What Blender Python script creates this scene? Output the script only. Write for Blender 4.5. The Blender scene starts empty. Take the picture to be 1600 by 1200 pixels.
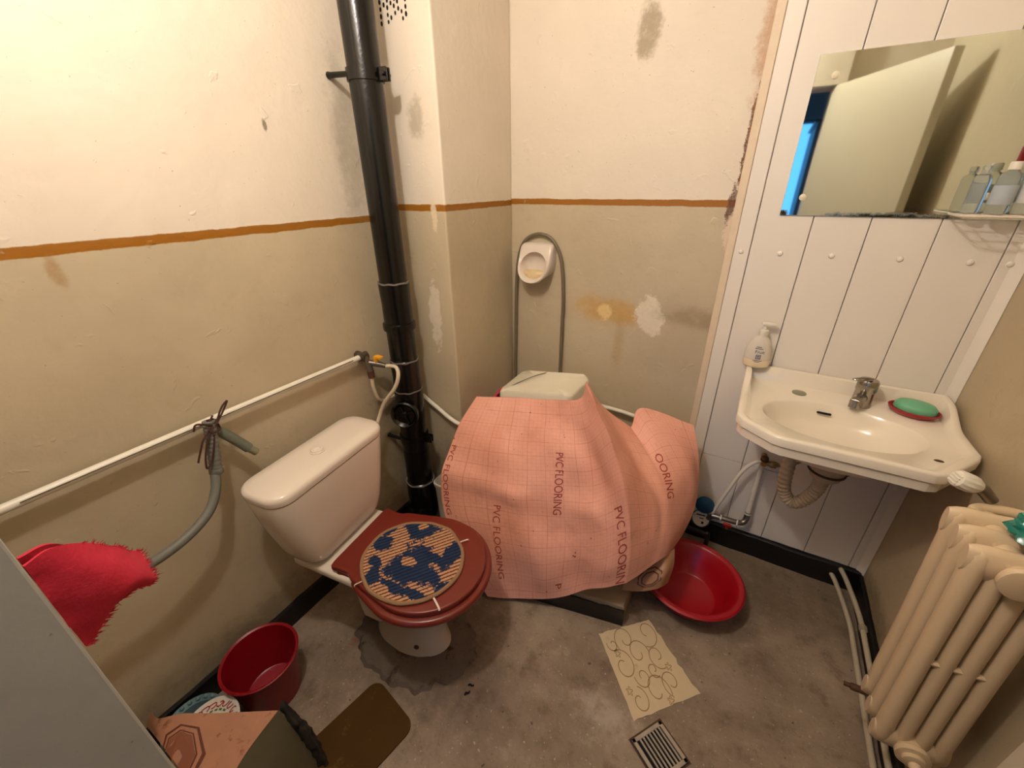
import bpy, bmesh, math, random
from mathutils import Vector, Matrix, noise as mnoise
random.seed(7)
PI = math.pi
SC = bpy.context.scene
COL = SC.collection

# ------------------------------------------------------------------ camera, world, light, exposure
R_RIGHT = Vector((0.86457579, 0.50238414, -0.01090319))
R_DOWN = Vector((0.21266788, -0.38547636, -0.89787546))
R_FWD = Vector((-0.45528132, 0.77396263, -0.4401145))
cam_d = bpy.data.cameras.new('camera'); cam_d.sensor_width = 36.0; cam_d.lens = 36.0 * 641.07 / 1600.0
cam_d.clip_start = 0.01
cam = bpy.data.objects.new('camera', cam_d); COL.objects.link(cam)
mw = Matrix.Identity(4)
for i in range(3):
    mw[i][0] = R_RIGHT[i]; mw[i][1] = -R_DOWN[i]; mw[i][2] = -R_FWD[i]
mw[0][3], mw[1][3], mw[2][3] = 0.0, 0.0, 1.5
cam.matrix_world = mw
SC.camera = cam

W = bpy.data.worlds.new('world'); SC.world = W; W.use_nodes = True
bgn = W.node_tree.nodes['Background']
bgn.inputs[0].default_value = (0.10, 0.42, 1.0, 1); bgn.inputs[1].default_value = 2.2

LAMP = Vector((-0.52, 0.20, 2.30))
ld = bpy.data.lights.new('ceiling_bulb', 'POINT'); ld.energy = 33; ld.color = (1.0, 0.92, 0.865); ld.shadow_soft_size = 0.035
lo = bpy.data.objects.new('ceiling_bulb', ld); COL.objects.link(lo); lo.location = LAMP

SC.view_settings.view_transform = 'Standard'; SC.view_settings.look = 'None'
SC.view_settings.gamma = 1.0; SC.view_settings.use_curve_mapping = False
SC.view_settings.exposure = 0.0

# ------------------------------------------------------------------ materials
def lin(c):
    return tuple(((v / 255.0) / 12.92 if v / 255.0 <= 0.04045 else ((v / 255.0 + 0.055) / 1.055) ** 2.4) for v in c) + (1.0,)

class NT:
    def __init__(s, name):
        s.m = bpy.data.materials.new(name); s.m.use_nodes = True
        s.t = s.m.node_tree; s.n = s.t.nodes; s.b = s.n['Principled BSDF']
    def new(s, ty, **kw):
        n = s.n.new(ty)
        for k, v in kw.items(): setattr(n, k, v)
        return n
    def link(s, a, b): s.t.links.new(a, b)
    def pos(s):
        return s.new('ShaderNodeNewGeometry').outputs['Position']
    def objc(s):
        return s.new('ShaderNodeTexCoord').outputs['Object']
    def vmath(s, op, a, b=None):
        n = s.new('ShaderNodeVectorMath', operation=op)
        for i, v in enumerate((a, b)):
            if v is None: continue
            if isinstance(v, (tuple, Vector)): n.inputs[i].default_value = tuple(v)[:3]
            else: s.link(v, n.inputs[i])
        return n
    def math(s, op, a, b=0.0, c=None):
        n = s.new('ShaderNodeMath', operation=op)
        for i, v in enumerate((a, b, c)):
            if v is None: continue
            if isinstance(v, (int, float)): n.inputs[i].default_value = v
            else: s.link(v, n.inputs[i])
        return n.outputs[0]
    def noise(s, scale, detail=4, rough=0.55, vec=None, out='Fac', dist=0.0):
        n = s.new('ShaderNodeTexNoise'); n.inputs['Scale'].default_value = scale
        n.inputs['Detail'].default_value = detail; n.inputs['Roughness'].default_value = rough
        n.inputs['Distortion'].default_value = dist
        s.link(vec if vec is not None else s.pos(), n.inputs['Vector'])
        return n.outputs[out]
    def ramp(s, fac, a, b, lo=0.0, hi=1.0):
        n = s.new('ShaderNodeMapRange'); n.interpolation_type = 'SMOOTHSTEP'
        s.link(fac, n.inputs[0]); n.inputs[1].default_value = a; n.inputs[2].default_value = b
        n.inputs[3].default_value = lo; n.inputs[4].default_value = hi
        return n.outputs[0]
    def mix(s, fac, a, b, blend='MIX'):
        n = s.new('ShaderNodeMix', data_type='RGBA', blend_type=blend)
        if isinstance(fac, (int, float)): n.inputs[0].default_value = fac
        else: s.link(fac, n.inputs[0])
        for v, i in ((a, 6), (b, 7)):
            if isinstance(v, tuple): n.inputs[i].default_value = v
            else: s.link(v, n.inputs[i])
        return n.outputs[2]
    def blob(s, c, r, amp=0.4, ns=12, edge=0.25):
        amp *= 1.9
        """irregular stain: c centre (world), r radii per axis (0 = ignore that axis)"""
        p = s.vmath('SUBTRACT', s.pos(), c).outputs[0]
        p = s.vmath('MULTIPLY', p, tuple((1.0 / v if v else 0.0) for v in r)).outputs[0]
        nc = s.noise(ns * 0.45, 4, 0.6, out='Color')
        wv = s.vmath('SCALE', s.vmath('SUBTRACT', nc, (0.5, 0.5, 0.5)).outputs[0]); wv.inputs['Scale'].default_value = 1.1 * amp
        wz = s.vmath('MULTIPLY', wv.outputs[0], tuple((1.0 if v else 0.0) for v in r)).outputs[0]
        p = s.vmath('ADD', p, wz).outputs[0]
        l = s.vmath('LENGTH', p).outputs['Value']
        nz = s.math('ADD', s.math('MULTIPLY', s.noise(ns, 6, 0.7), 0.6), s.math('MULTIPLY', s.noise(ns * 3.3, 5, 0.7), 0.4))
        l = s.math('ADD', l, s.math('MULTIPLY', s.math('SUBTRACT', nz, 0.5), amp * 2))
        return s.math('MULTIPLY', s.ramp(l, 1.0 + edge, 1.0 - edge), s.ramp(s.noise(ns * 2.1, 6, 0.75), 0.25, 0.55, 0.55, 1.0))
    def bump(s, h, strength=0.2, dist=0.002):
        n = s.new('ShaderNodeBump'); n.inputs['Strength'].default_value = strength; n.inputs['Distance'].default_value = dist
        s.link(h, n.inputs['Height']); s.link(n.outputs[0], s.b.inputs['Normal'])
    def col(s, c):
        if isinstance(c, tuple): s.b.inputs['Base Color'].default_value = c
        else: s.link(c, s.b.inputs['Base Color'])
        return s
    def set(s, rough=0.5, metal=0.0, **kw):
        s.b.inputs['Roughness'].default_value = rough; s.b.inputs['Metallic'].default_value = metal
        for k, v in kw.items(): s.b.inputs[k.replace('_', ' ')].default_value = v
        return s

def simple(name, rgb, rough=0.5, metal=0.0, var=0.12, scale=25, bump=0.0, bscale=120, bdist=0.001, dirt=None, **kw):
    """plain procedural material: base colour with slight mottling, optional dirt colour"""
    m = NT(name); c = lin(rgb)
    d = tuple(v * (1 - var) for v in c[:3]) + (1,)
    f = m.noise(scale, 4, 0.6, m.objc())
    out = m.mix(f, d, tuple(min(1, v * (1 + var * 0.6)) for v in c[:3]) + (1,))
    if dirt:
        f2 = m.ramp(m.noise(dirt[1], 6, 0.7, m.objc()), dirt[2], dirt[2] + 0.12)
        out = m.mix(f2, out, lin(dirt[0]))
    m.col(out).set(rough, metal, **kw)
    if bump: m.bump(m.noise(bscale, 4, 0.6, m.objc()), bump, bdist)
    return m.m

def wall_mat(name, zstripe, axis, stains=(), top=(228, 216, 198), low=(200, 185, 156), line=True):
    """painted plaster: cream above, ochre line, beige oil paint below; stains = (centre, radii, colour, strength, amp, ns, edge)"""
    m = NT(name); p = m.pos()
    sep = m.new('ShaderNodeSeparateXYZ'); m.link(p, sep.inputs[0]); z = sep.outputs[2]
    wob = m.math('MULTIPLY', m.math('SUBTRACT', m.noise(9, 5, 0.7), 0.5), 0.012)
    zz = m.math('ADD', z, wob)
    big = m.noise(2.2, 5, 0.6); fine = m.noise(16, 6, 0.65)
    tc = m.mix(m.ramp(big, 0.3, 0.7), lin(tuple(v * 0.965 for v in top)), lin(top))
    tc = m.mix(m.math('MULTIPLY', m.ramp(fine, 0.55, 0.8), 0.25), tc, lin((214, 196, 166)))
    lc = m.mix(m.ramp(big, 0.3, 0.7), lin(tuple(v * 0.94 for v in low)), lin(low))
    lc = m.mix(m.math('MULTIPLY', m.ramp(fine, 0.5, 0.8), 0.3), lc, lin((170, 152, 118)))
    c = m.mix(m.ramp(zz, zstripe - 0.002, zstripe + 0.002), lc, tc)
    s1 = m.math('MULTIPLY', m.ramp(zz, zstripe - 0.014, zstripe - 0.011), m.ramp(zz, zstripe + 0.011, zstripe + 0.008))
    s1 = m.math('MULTIPLY', s1, m.ramp(m.noise(7, 5, 0.7), 0.26, 0.36))
    if line: c = m.mix(s1, c, lin((154, 98, 16)))
    for (ce, ra, rgb, st, amp, ns, edge) in stains:
        c = m.mix(m.math('MULTIPLY', m.blob(ce, ra, amp, ns, edge), st), c, lin(rgb))
    spk = m.ramp(m.noise(130, 2, 0.5), 0.735, 0.77)
    c = m.mix(m.math('MULTIPLY', spk, 0.45), c, lin((120, 96, 62)))
    m.col(c).set(0.5)
    rr = m.ramp(zz, zstripe - 0.01, zstripe + 0.01, 0.42, 0.75); m.link(rr, m.b.inputs['Roughness'])
    h = m.math('ADD', m.math('MULTIPLY', m.noise(5, 3, 0.5), 1.6), m.math('MULTIPLY', m.noise(38, 5, 0.6), 0.35))
    h = m.math('ADD', h, m.math('MULTIPLY', m.ramp(m.noise(17, 3, 0.5, dist=0.6), 0.66, 0.72), 0.25))
    m.bump(h, 0.45, 0.009)
    return m.m

# ------------------------------------------------------------------ mesh helpers
def finish(bm, name, mat, parent=None, smooth=True, auto=35):
    bmesh.ops.recalc_face_normals(bm, faces=bm.faces)
    me = bpy.data.meshes.new(name); bm.to_mesh(me); bm.free()
    if smooth:
        for p in me.polygons: p.use_smooth = True
        try: me.set_sharp_from_angle(angle=math.radians(auto))
        except Exception: pass
    o = bpy.data.objects.new(name, me); COL.objects.link(o)
    if mat: me.materials.append(mat)
    if parent is not None: o.parent = parent
    return o

def thing(name, label, cat, loc=(0, 0, 0), rz=0.0, group=None):
    o = bpy.data.objects.new(name, None); COL.objects.link(o); o.location = loc; o.rotation_euler = (0, 0, rz)
    o.empty_display_size = 0.05
    return tag(o, label, cat, group)

def tag(o, label, cat, group=None):
    o['label'] = label; o['category'] = cat
    if group: o['group'] = group
    return o

def struct(o, label=None):
    o['kind'] = 'structure'
    if label: o['label'] = label
    return o

def add_box(bm, lo, hi, bev=0.0, seg=2, M=None):
    r = bmesh.ops.create_cube(bm, size=1.0); vs = r['verts']
    for v in vs:
        v.co = Vector([lo[i] + (v.co[i] + 0.5) * (hi[i] - lo[i]) for i in range(3)])
    if bev:
        es = list({e for v in vs for e in v.link_edges})
        r2 = bmesh.ops.bevel(bm, geom=es, offset=bev, segments=seg, affect='EDGES', profile=0.5)
        vs = list({v for f in r2['faces'] for v in f.verts} | {v for v in vs if v.is_valid})
    if M is not None:
        for v in vs: v.co = M @ v.co
    return vs

def box(name, lo, hi, mat, parent=None, bev=0.0, seg=2, M=None):
    bm = bmesh.new(); add_box(bm, lo, hi, bev, seg, M); return finish(bm, name, mat, parent, auto=12)

def add_rings(bm, rings, close=True, cap0=True, cap1=True):
    """loft a list of rings (lists of points, same count)"""
    vr = [[bm.verts.new(p) for p in r] for r in rings]
    n = len(vr[0])
    for a, b in zip(vr[:-1], vr[1:]):
        for i in range(n if close else n - 1):
            j = (i + 1) % n
            bm.faces.new((a[i], a[j], b[j], b[i]))
    if close and cap0: bm.faces.new(list(reversed(vr[0])))
    if close and cap1: bm.faces.new(vr[-1])
    return vr

def frame_rings(pts, radii, n):
    pts = [Vector(p) for p in pts]; rings = []
    up = None
    for i, p in enumerate(pts):
        if i == 0: t = pts[1] - p
        elif i == len(pts) - 1: t = p - pts[i - 1]
        else: t = (pts[i + 1] - p).normalized() + (p - pts[i - 1]).normalized()
        t.normalize()
        if up is None:
            up = t.cross(Vector((0.31, 0.17, 0.93)))
            if up.length < 1e-3: up = t.cross(Vector((1, 0, 0)))
            up.normalize()
        up = (up - t * up.dot(t)).normalized(); sd = t.cross(up)
        r = radii[i] if isinstance(radii, (list, tuple)) else radii
        rings.append([p + (up * math.cos(2 * PI * k / n) + sd * math.sin(2 * PI * k / n)) * r for k in range(n)])
    return rings

def add_tube(bm, pts, r, n=14): add_rings(bm, frame_rings(pts, r, n))

def crom(P, k=8, closed=False):
    """Catmull-Rom through points"""
    P = [Vector(p) for p in P]; out = []; n = len(P)
    rng = n if closed else n - 1
    for i in range(rng):
        g = (lambda j: P[j % n]) if closed else (lambda j: P[j] if 0 <= j < n else (P[0] * 2 - P[1] if j < 0 else P[-1] * 2 - P[-2]))
        p0, p1, p2, p3 = g(i - 1), g(i), g(i + 1), g(i + 2)
        for s in range(k):
            t = s / k
            out.append(0.5 * ((2 * p1) + (p2 - p0) * t + (2 * p0 - 5 * p1 + 4 * p2 - p3) * t * t + (3 * p1 - p0 - 3 * p2 + p3) * t ** 3))
    if not closed: out.append(P[-1].copy())
    return out

def tube(name, pts, r, mat, parent=None, k=8, n=14, smooth=True):
    bm = bmesh.new(); add_tube(bm, crom(pts, k) if smooth else pts, r, n); return finish(bm, name, mat, parent)

def ring_xy(cx, cy, z, a, b=None, n=40, rot=0.0):
    b = a if b is None else b
    return [Vector((cx + a * math.cos(2 * PI * i / n + rot), cy + b * math.sin(2 * PI * i / n + rot), z)) for i in range(n)]

def lathe(name, prof, mat, parent=None, c=(0, 0, 0), n=40, cap0=True, cap1=True, M=None):
    bm = bmesh.new()
    rings = [ring_xy(0, 0, z, r, n=n) for r, z in prof]
    M = M or Matrix.Translation(c)
    add_rings(bm, [[M @ p for p in r] for r in rings], True, cap0, cap1)
    return finish(bm, name, mat, parent)

def axis_M(o, d):
    """matrix taking local +Z to direction d at o"""
    return Matrix.Translation(o) @ Vector(d).normalized().to_track_quat('Z', 'Y').to_matrix().to_4x4()

def rrect(w, d, r, z, n=6, cx=0.0, cy=0.0):
    out = []
    for (sx, sy, a0) in ((1, 1, 0), (-1, 1, PI / 2), (-1, -1, PI), (1, -1, 1.5 * PI)):
        for i in range(n + 1):
            a = a0 + PI / 2 * i / n
            out.append(Vector((cx + sx * (w / 2 - r) + r * math.cos(a), cy + sy * (d / 2 - r) + r * math.sin(a), z)))
    return out

def inset(poly, d):
    """inset a closed CCW outline (Vectors) by d in XY"""
    n = len(poly); out = []
    for i in range(n):
        t = (poly[(i + 1) % n] - poly[i - 1]); t.z = 0
        nrm = Vector((-t.y, t.x, 0))
        if nrm.length > 1e-9: nrm.normalize()
        out.append(poly[i] + nrm * d)
    return out

def at_z(poly, z): return [Vector((p.x, p.y, z)) for p in poly]

def puck(name, poly, z0, z1, r, mat, parent=None, seg=4, M=None):
    """closed outline extruded with rounded rims"""
    rings = []
    for i in range(seg + 1):
        a = PI / 2 * i / seg; rings.append(at_z(inset(poly, r * (1 - math.sin(a))), z0 + r * (1 - math.cos(a))))
    for i in range(seg + 1):
        a = PI / 2 * i / seg; rings.append(at_z(inset(poly, r * (1 - math.cos(a))), z1 - r * (1 - math.sin(a))))
    if M is not None: rings = [[M @ p for p in q] for q in rings]
    bm = bmesh.new(); add_rings(bm, rings); return finish(bm, name, mat, parent)

class Patch:
    """smooth sheet through a control grid: cols[i][j]; creases = column indices kept sharp"""
    def __init__(s, cols, creases=(), wrinkle=0.0, wscale=6.0):
        s.c = [[Vector(p) for p in c] for c in cols]; s.nc = len(cols); s.nr = len(cols[0])
        s.cr = [0] + list(creases) + [s.nc - 1]; s.w = wrinkle; s.ws = wscale
    @staticmethod
    def _cr(P, u):
        n = len(P); i = min(int(u), n - 2); t = u - i
        p1, p2 = P[i], P[i + 1]
        p0 = P[i - 1] if i > 0 else p1 * 2 - p2
        p3 = P[i + 2] if i + 2 < n else p2 * 2 - p1
        return 0.5 * ((2 * p1) + (p2 - p0) * t + (2 * p0 - 5 * p1 + 4 * p2 - p3) * t * t + (3 * p1 - p0 - 3 * p2 + p3) * t ** 3)
    def raw(s, u, v):
        u = max(0, min(s.nc - 1, u)); v = max(0, min(s.nr - 1, v))
        row = [s._cr(c, v) for c in s.c]
        for a, b in zip(s.cr[:-1], s.cr[1:]):
            if u <= b: return s._cr(row[a:b + 1], u - a) if b > a else row[a]
    def nrm(s, u, v):
        e = 0.03
        du = s.raw(u + e, v) - s.raw(u - e, v); dv = s.raw(u, v + e) - s.raw(u, v - e)
        n = dv.cross(du)
        return n.normalized() if n.length > 1e-12 else Vector((0, -1, 0))
    relief = ()
    def at(s, u, v, off=0.0):
        p = s.raw(u, v); n = s.nrm(u, v); d = off
        for (a, b, c, e, w, h) in s.relief:      # soft buckles: segment (a,b)-(c,e), width w, height h
            lx, ly = c - a, e - b; L2 = lx * lx + ly * ly
            t = 0 if L2 < 1e-9 else max(0, min(1, ((u - a) * lx + (v - b) * ly) / L2))
            q = ((u - a - t * lx) ** 2 + (v - b - t * ly) ** 2) / (w * w)
            d += h * math.exp(-q)
        if s.w: d += s.w * (mnoise.noise(p * s.ws) + 0.6 * mnoise.noise(Vector((p.x * s.ws * 2.5, p.y * 4, p.z * s.ws * 1.1))))
        return p + n * d
    def build(s, name, mat, parent, nu, nv, thick=0.0015, jag=0.0):
        bm = bmesh.new(); uvl = bm.loops.layers.uv.new('uv')
        us = [(s.nc - 1) * i / nu for i in range(nu + 1)]; vs = [(s.nr - 1) * j / nv for j in range(nv + 1)]
        V = [[bm.verts.new(s.at(u, v)) for v in vs] for u in us]
        B = [[bm.verts.new(s.at(u, v, -thick)) for v in vs] for u in us]
        def face(q, w):
            f = bm.faces.new(q)
            for l, (uu, vv) in zip(f.loops, w): l[uvl].uv = (uu, vv)
        for i in range(nu):
            for j in range(nv):
                w = [(us[i], vs[j]), (us[i + 1], vs[j]), (us[i + 1], vs[j + 1]), (us[i], vs[j + 1])]
                face((V[i][j], V[i + 1][j], V[i + 1][j + 1], V[i][j + 1]), w)
                face((B[i][j + 1], B[i + 1][j + 1], B[i + 1][j], B[i][j]), w[::-1])
        for i in range(nu):
            for j, fl in ((0, 1), (nv, 0)):
                q = (V[i][j], V[i + 1][j], B[i + 1][j], B[i][j]); face(q if not fl else q[::-1], [(us[i], vs[j])] * 4)
        for j in range(nv):
            for i in (0, nu):
                face((V[i][j], V[i][j + 1], B[i][j + 1], B[i][j]), [(us[i], vs[j])] * 4)
        return finish(bm, name, mat, parent, auto=50)

def text_mesh(txt, size=1.0, align='LEFT'):
    cu = bpy.data.curves.new('t', 'FONT'); cu.body = txt; cu.size = size; cu.align_x = align
    cu.resolution_u = 3
    ob = bpy.data.objects.new('t', cu); COL.objects.link(ob)
    dg = bpy.context.evaluated_depsgraph_get()
    me = bpy.data.meshes.new_from_object(ob.evaluated_get(dg))
    bm = bmesh.new(); bm.from_mesh(me)
    bpy.data.objects.remove(ob); bpy.data.curves.remove(cu); bpy.data.meshes.remove(me)
    return bm

def ribbon(bm, pts, w, f=None, closed=False):
    """flat ribbon of width w along 2-D points; f maps (x,y)->3-D"""
    n = len(pts); L = []; R_ = []
    for i in range(n):
        a = Vector(pts[(i - 1) % n] if closed or i > 0 else pts[0]); b = Vector(pts[(i + 1) % n] if closed or i < n - 1 else pts[-1])
        t = b - a
        if t.length < 1e-9: t = Vector((1, 0))
        t.normalize(); nn = Vector((-t.y, t.x)) * w / 2; p = Vector(pts[i])
        L.append(bm.verts.new(f(p.x + nn.x, p.y + nn.y))); R_.append(bm.verts.new(f(p.x - nn.x, p.y - nn.y)))
    for i in range(n if closed else n - 1):
        j = (i + 1) % n
        bm.faces.new((R_[i], R_[j], L[j], L[i]))

# ------------------------------------------------------------------ shared materials
ceramic = simple('sanitary_ceramic', (222, 210, 196), 0.16, var=0.04, scale=6, dirt=((176, 150, 112), 5, 0.68))
sink_ceramic = simple('sink_ceramic', (234, 224, 206), 0.14, var=0.04, scale=5, dirt=((190, 164, 122), 6, 0.70))
white_plastic = simple('white_plastic', (226, 220, 204), 0.35, var=0.05, dirt=((170, 156, 128), 9, 0.7))
white_pvc = simple('white_pvc_board', (232, 224, 212), 0.38, var=0.04, scale=8)
black_iron = simple('black_painted_iron', (7, 7, 6), 0.24, var=0.4, scale=18, bump=0.25, bscale=60, bdist=0.003, dirt=((60, 48, 38), 22, 0.72))
black_paint = simple('black_skirting_paint', (14, 12, 11), 0.45, var=0.4, scale=14, bump=0.5, bscale=30, bdist=0.004, dirt=((82, 70, 58), 11, 0.70))
seal_grey = simple('grey_joint_sealant', (120, 112, 102), 0.6)
brass = simple('brass', (166, 132, 84), 0.3, 0.9, var=0.25)
steel = simple('dull_steel', (140, 132, 122), 0.35, 0.9, var=0.2, scale=40)
chrome = simple('chrome', (166, 160, 150), 0.24, 1.0, var=0.15, scale=60)
rust = simple('rusty_steel', (92, 62, 44), 0.7, 0.3, var=0.35, scale=40)
grey_hose = simple('grey_rubber_hose', (112, 112, 104), 0.5, var=0.15)
cream_hose = simple('cream_hose', (206, 192, 166), 0.45, var=0.1)
red_plastic = simple('red_plastic', (168, 12, 28), 0.34, var=0.12, scale=10)
brown_lac = simple('red_brown_plastic', (114, 38, 27), 0.3, var=0.12, scale=8, bump=0.05)
yellow_pl = simple('yellow_plastic', (226, 160, 30), 0.4)
dark_hole = simple('dark_recess', (12, 10, 9), 0.9)
pale_hose = simple('grey_corrugated_hose', (176, 160, 136), 0.45, var=0.1)
red_handle = simple('red_handle', (170, 40, 28), 0.45)
white_elastic = simple('white_elastic', (232, 214, 198), 0.7)
black_metal = simple('black_metal', (24, 22, 22), 0.45, 0.2)
cord_brown = simple('brown_cord', (66, 34, 22), 0.75, var=0.3, scale=120)

# ------------------------------------------------------------------ the room
XL, XR, YB, YP, XP = -1.245, 0.62, 1.68, 1.22, -0.978
CEIL = 2.55
m_wl = wall_mat('painted_plaster_beside_toilet', 1.39, 0, [
    ((XL, 1.075, 1.62), (0, 0.055, 0.22), (150, 140, 118), 0.5, 0.6, 14, 0.6),
    ((XL, 0.80, 1.65), (0, 0.006, 0.014), (96, 84, 66), 0.8, 0.4, 60, 0.3),
    ((XL, 0.27, 1.345), (0, 0.012, 0.03), (158, 120, 70), 0.6, 0.5, 40, 0.5),
    ((XL, 0.62, 0.12), (0, 0.7, 0.09), (112, 92, 66), 0.5, 0.5, 10, 0.6),
    ((XL, 1.05, 0.45), (0, 0.12, 0.28), (120, 104, 74), 0.45, 0.6, 10, 0.5)])
m_wb = wall_mat('painted_plaster_back', 1.43, 1, [
    ((-0.50, YB, 1.005), (0.14, 0, 0.055), (198, 156, 88), 0.8, 0.5, 16, 0.45),
    ((-0.452, YB, 0.87), (0.02, 0, 0.10), (172, 140, 92), 0.45, 0.6, 26, 0.7),
    ((-0.525, YB, 1.0), (0.032, 0, 0.03), (232, 206, 146), 0.85, 0.5, 40, 0.3),
    ((-0.335, YB, 1.005), (0.055, 0, 0.075), (226, 214, 192), 1.0, 0.55, 18, 0.12),
    ((-0.16, YB, 1.02), (0.12, 0, 0.035), (142, 122, 88), 0.55, 0.5, 12, 0.6),
    ((-0.46, YB, 1.935), (0.035, 0, 0.065), (150, 134, 106), 0.75, 0.55, 20, 0.35),
    ((-0.105, YB, 1.60), (0.012, 0, 0.14), (104, 58, 24), 0.95, 0.9, 60, 0.15),
    ((-0.102, YB, 1.95), (0.03, 0, 0.22), (176, 120, 66), 0.6, 0.8, 22, 0.5),
    ((-0.12, YB, 1.42), (0.012, 0, 0.06), (92, 54, 28), 0.9, 0.7, 60, 0.2),
    ((-0.105, YB, 1.34), (0.022, 0, 0.05), (222, 200, 176), 0.9, 0.7, 40, 0.2)])
m_wp = wall_mat('painted_plaster_pillar', 1.425, 1, [
    ((-1.068, YP, 1.02), (0.028, 0, 0.14), (222, 210, 190), 1.0, 0.6, 22, 0.12),
    ((-1.07, YP, 1.70), (0.03, 0, 0.05), (150, 138, 112), 0.55, 0.6, 22, 0.4),
    ((-1.03, YP, 1.40), (0.012, 0, 0.05), (226, 208, 178), 0.9, 0.7, 50, 0.2),
    ((-1.06, YP, 0.15), (0.1, 0, 0.25), (110, 94, 68), 0.6, 0.5, 12, 0.5)])
m_wr = wall_mat('painted_plaster_radiator_side', 1.36, 0, line=False, top=(206, 194, 168), low=(190, 172, 140), stains=[
    ((XR, 1.2, 0.12), (0, 0.5, 0.06), (92, 74, 52), 0.6, 0.5, 12, 0.5)])
m_wf = wall_mat('painted_plaster_door_side', 1.40, 1)

struct(box('wall_left', (XL - 0.1, -0.25, 0), (XL, 1.78, CEIL), m_wl))
struct(box('wall_back', (XL, YB, 0), (XR + 0.1, YB + 0.1, CEIL), m_wb))
struct(box('wall_right', (XR, -0.25, 0), (XR + 0.1, YB, CEIL), m_wr))
pil = struct(box('wall_pillar', (XL, YP, 0), (XP, YB, CEIL), m_wp, bev=0.006))
# punched ventilation holes in the pillar face
bm = bmesh.new()
for r in range(9):
    for c in range(8):
        if random.random() < 0.12: continue
        x = -1.172 + c * 0.0145 + random.uniform(-.002, .002); z = 1.950 + r * 0.017 + (0.0085 if c % 2 else 0)
        rr = random.uniform(0.0045, 0.006)
        f = [bm.verts.new((x + rr * math.cos(a) * 0.8, YP - 0.0008, z + rr * 1.2 * math.sin(a))) for a in [2 * PI * k / 7 for k in range(7)]]
        g = [bm.verts.new((v.co.x, YP + 0.004, v.co.z)) for v in f]
        bm.faces.new(f)
        for k in range(7): bm.faces.new((f[k], f[(k + 1) % 7], g[(k + 1) % 7], g[k]))
vh = finish(bm, 'vent_holes', dark_hole, pil); vh['kind'] = 'stuff'; vh['label'] = 'rows of small dark punched ventilation holes'

# front wall with the doorway the photographer stands in
DX0, DX1, DH = -0.60, 0.155, 1.975
bm = bmesh.new()
add_box(bm, (XL - 0.1, -0.25, 0), (DX0, 0.0, CEIL))
add_box(bm, (DX1 + 0.005, -0.25, 0), (XR, -0.06, CEIL))
add_box(bm, (DX0, -0.25, DH), (DX1 + 0.06, -0.015, CEIL))
m_jamb = NT('greyish_white_jamb_paint')
cj = m_jamb.mix(m_jamb.noise(5, 5), lin((178, 178, 174)), lin((204, 204, 198)))
cj = m_jamb.mix(m_jamb.ramp(m_jamb.noise(30, 5, 0.7), 0.66, 0.72), cj, lin((150, 132, 104)))
m_jamb.col(cj).set(0.5); m_jamb.bump(m_jamb.noise(25, 4), 0.3, 0.003)
struct(finish(bm, 'wall_front', m_wf, None, smooth=False))
# jamb lining with chipped edge
struct(box('trim_1', (DX0 - 0.012, -0.26, 0), (DX0 + 0.001, 0.001, DH), m_jamb.m, None, bev=0.003))

# floor
m_fl = NT('bare_concrete')
b1 = m_fl.noise(2.6, 6, 0.65); b2 = m_fl.noise(11, 6, 0.7); b3 = m_fl.noise(70, 3, 0.6)
c = m_fl.mix(m_fl.ramp(b1, 0.3, 0.7), lin((124, 107, 90)), lin((162, 144, 124)))
c = m_fl.mix(m_fl.math('MULTIPLY', m_fl.ramp(b2, 0.50, 0.70), 0.6), c, lin((100, 82, 64)))
c = m_fl.mix(m_fl.math('MULTIPLY', m_fl.ramp(b2, 0.45, 0.28), 0.7), c, lin((170, 152, 130)))
c = m_fl.mix(m_fl.math('MULTIPLY', m_fl.ramp(m_fl.noise(34, 7, 0.75), 0.55, 0.70), 0.45), c, lin((84, 66, 50)))
c = m_fl.mix(m_fl.math('MULTIPLY', m_fl.ramp(m_fl.noise(95, 3, 0.6), 0.64, 0.70), 0.8), c, lin((196, 178, 148)))
c = m_fl.mix(m_fl.math('MULTIPLY', m_fl.ramp(m_fl.noise(55, 2, 0.5), 0.30, 0.25), 0.7), c, lin((60, 44, 32)))
for (ce, ra, rgb, st, amp, ns, ed) in [
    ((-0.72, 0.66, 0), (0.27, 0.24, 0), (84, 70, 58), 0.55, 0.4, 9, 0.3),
    ((-0.98, 0.55, 0), (0.02, 0.08, 0), (120, 66, 36), 0.7, 0.6, 20, 0.4),
    ((-0.12, 0.74, 0), (0.07, 0.05, 0), (186, 172, 158), 0.6, 0.9, 22, 0.7),
    ((0.22, 1.02, 0), (0.10, 0.06, 0), (160, 142, 128), 0.5, 0.7, 14, 0.5),
    ((0.30, 0.66, 0), (0.09, 0.06, 0), (78, 60, 44), 0.6, 0.6, 14, 0.5),
    ((0.35, 1.5, 0), (0.35, 0.16, 0), (96, 78, 54), 0.45, 0.5, 8, 0.5)]:
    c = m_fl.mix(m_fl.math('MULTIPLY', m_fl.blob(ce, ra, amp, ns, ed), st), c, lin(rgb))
m_fl.col(c).set(0.75)
m_fl.link(m_fl.ramp(b2, 0.3, 0.7, 0.55, 0.9), m_fl.b.inputs['Roughness'])
m_fl.bump(m_fl.math('ADD', m_fl.math('MULTIPLY', b2, 1.0), m_fl.math('MULTIPLY', b3, 0.25)), 0.5, 0.008)
struct(box('floor', (XL - 0.1, -0.25, -0.06), (XR + 0.1, YB + 0.1, 0), m_fl.m))
struct(box('ceiling', (XL - 0.1, -0.25, CEIL), (XR + 0.1, YB + 0.1, CEIL + 0.06), simple('ceiling_paint', (226, 216, 196), 0.8)))

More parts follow.
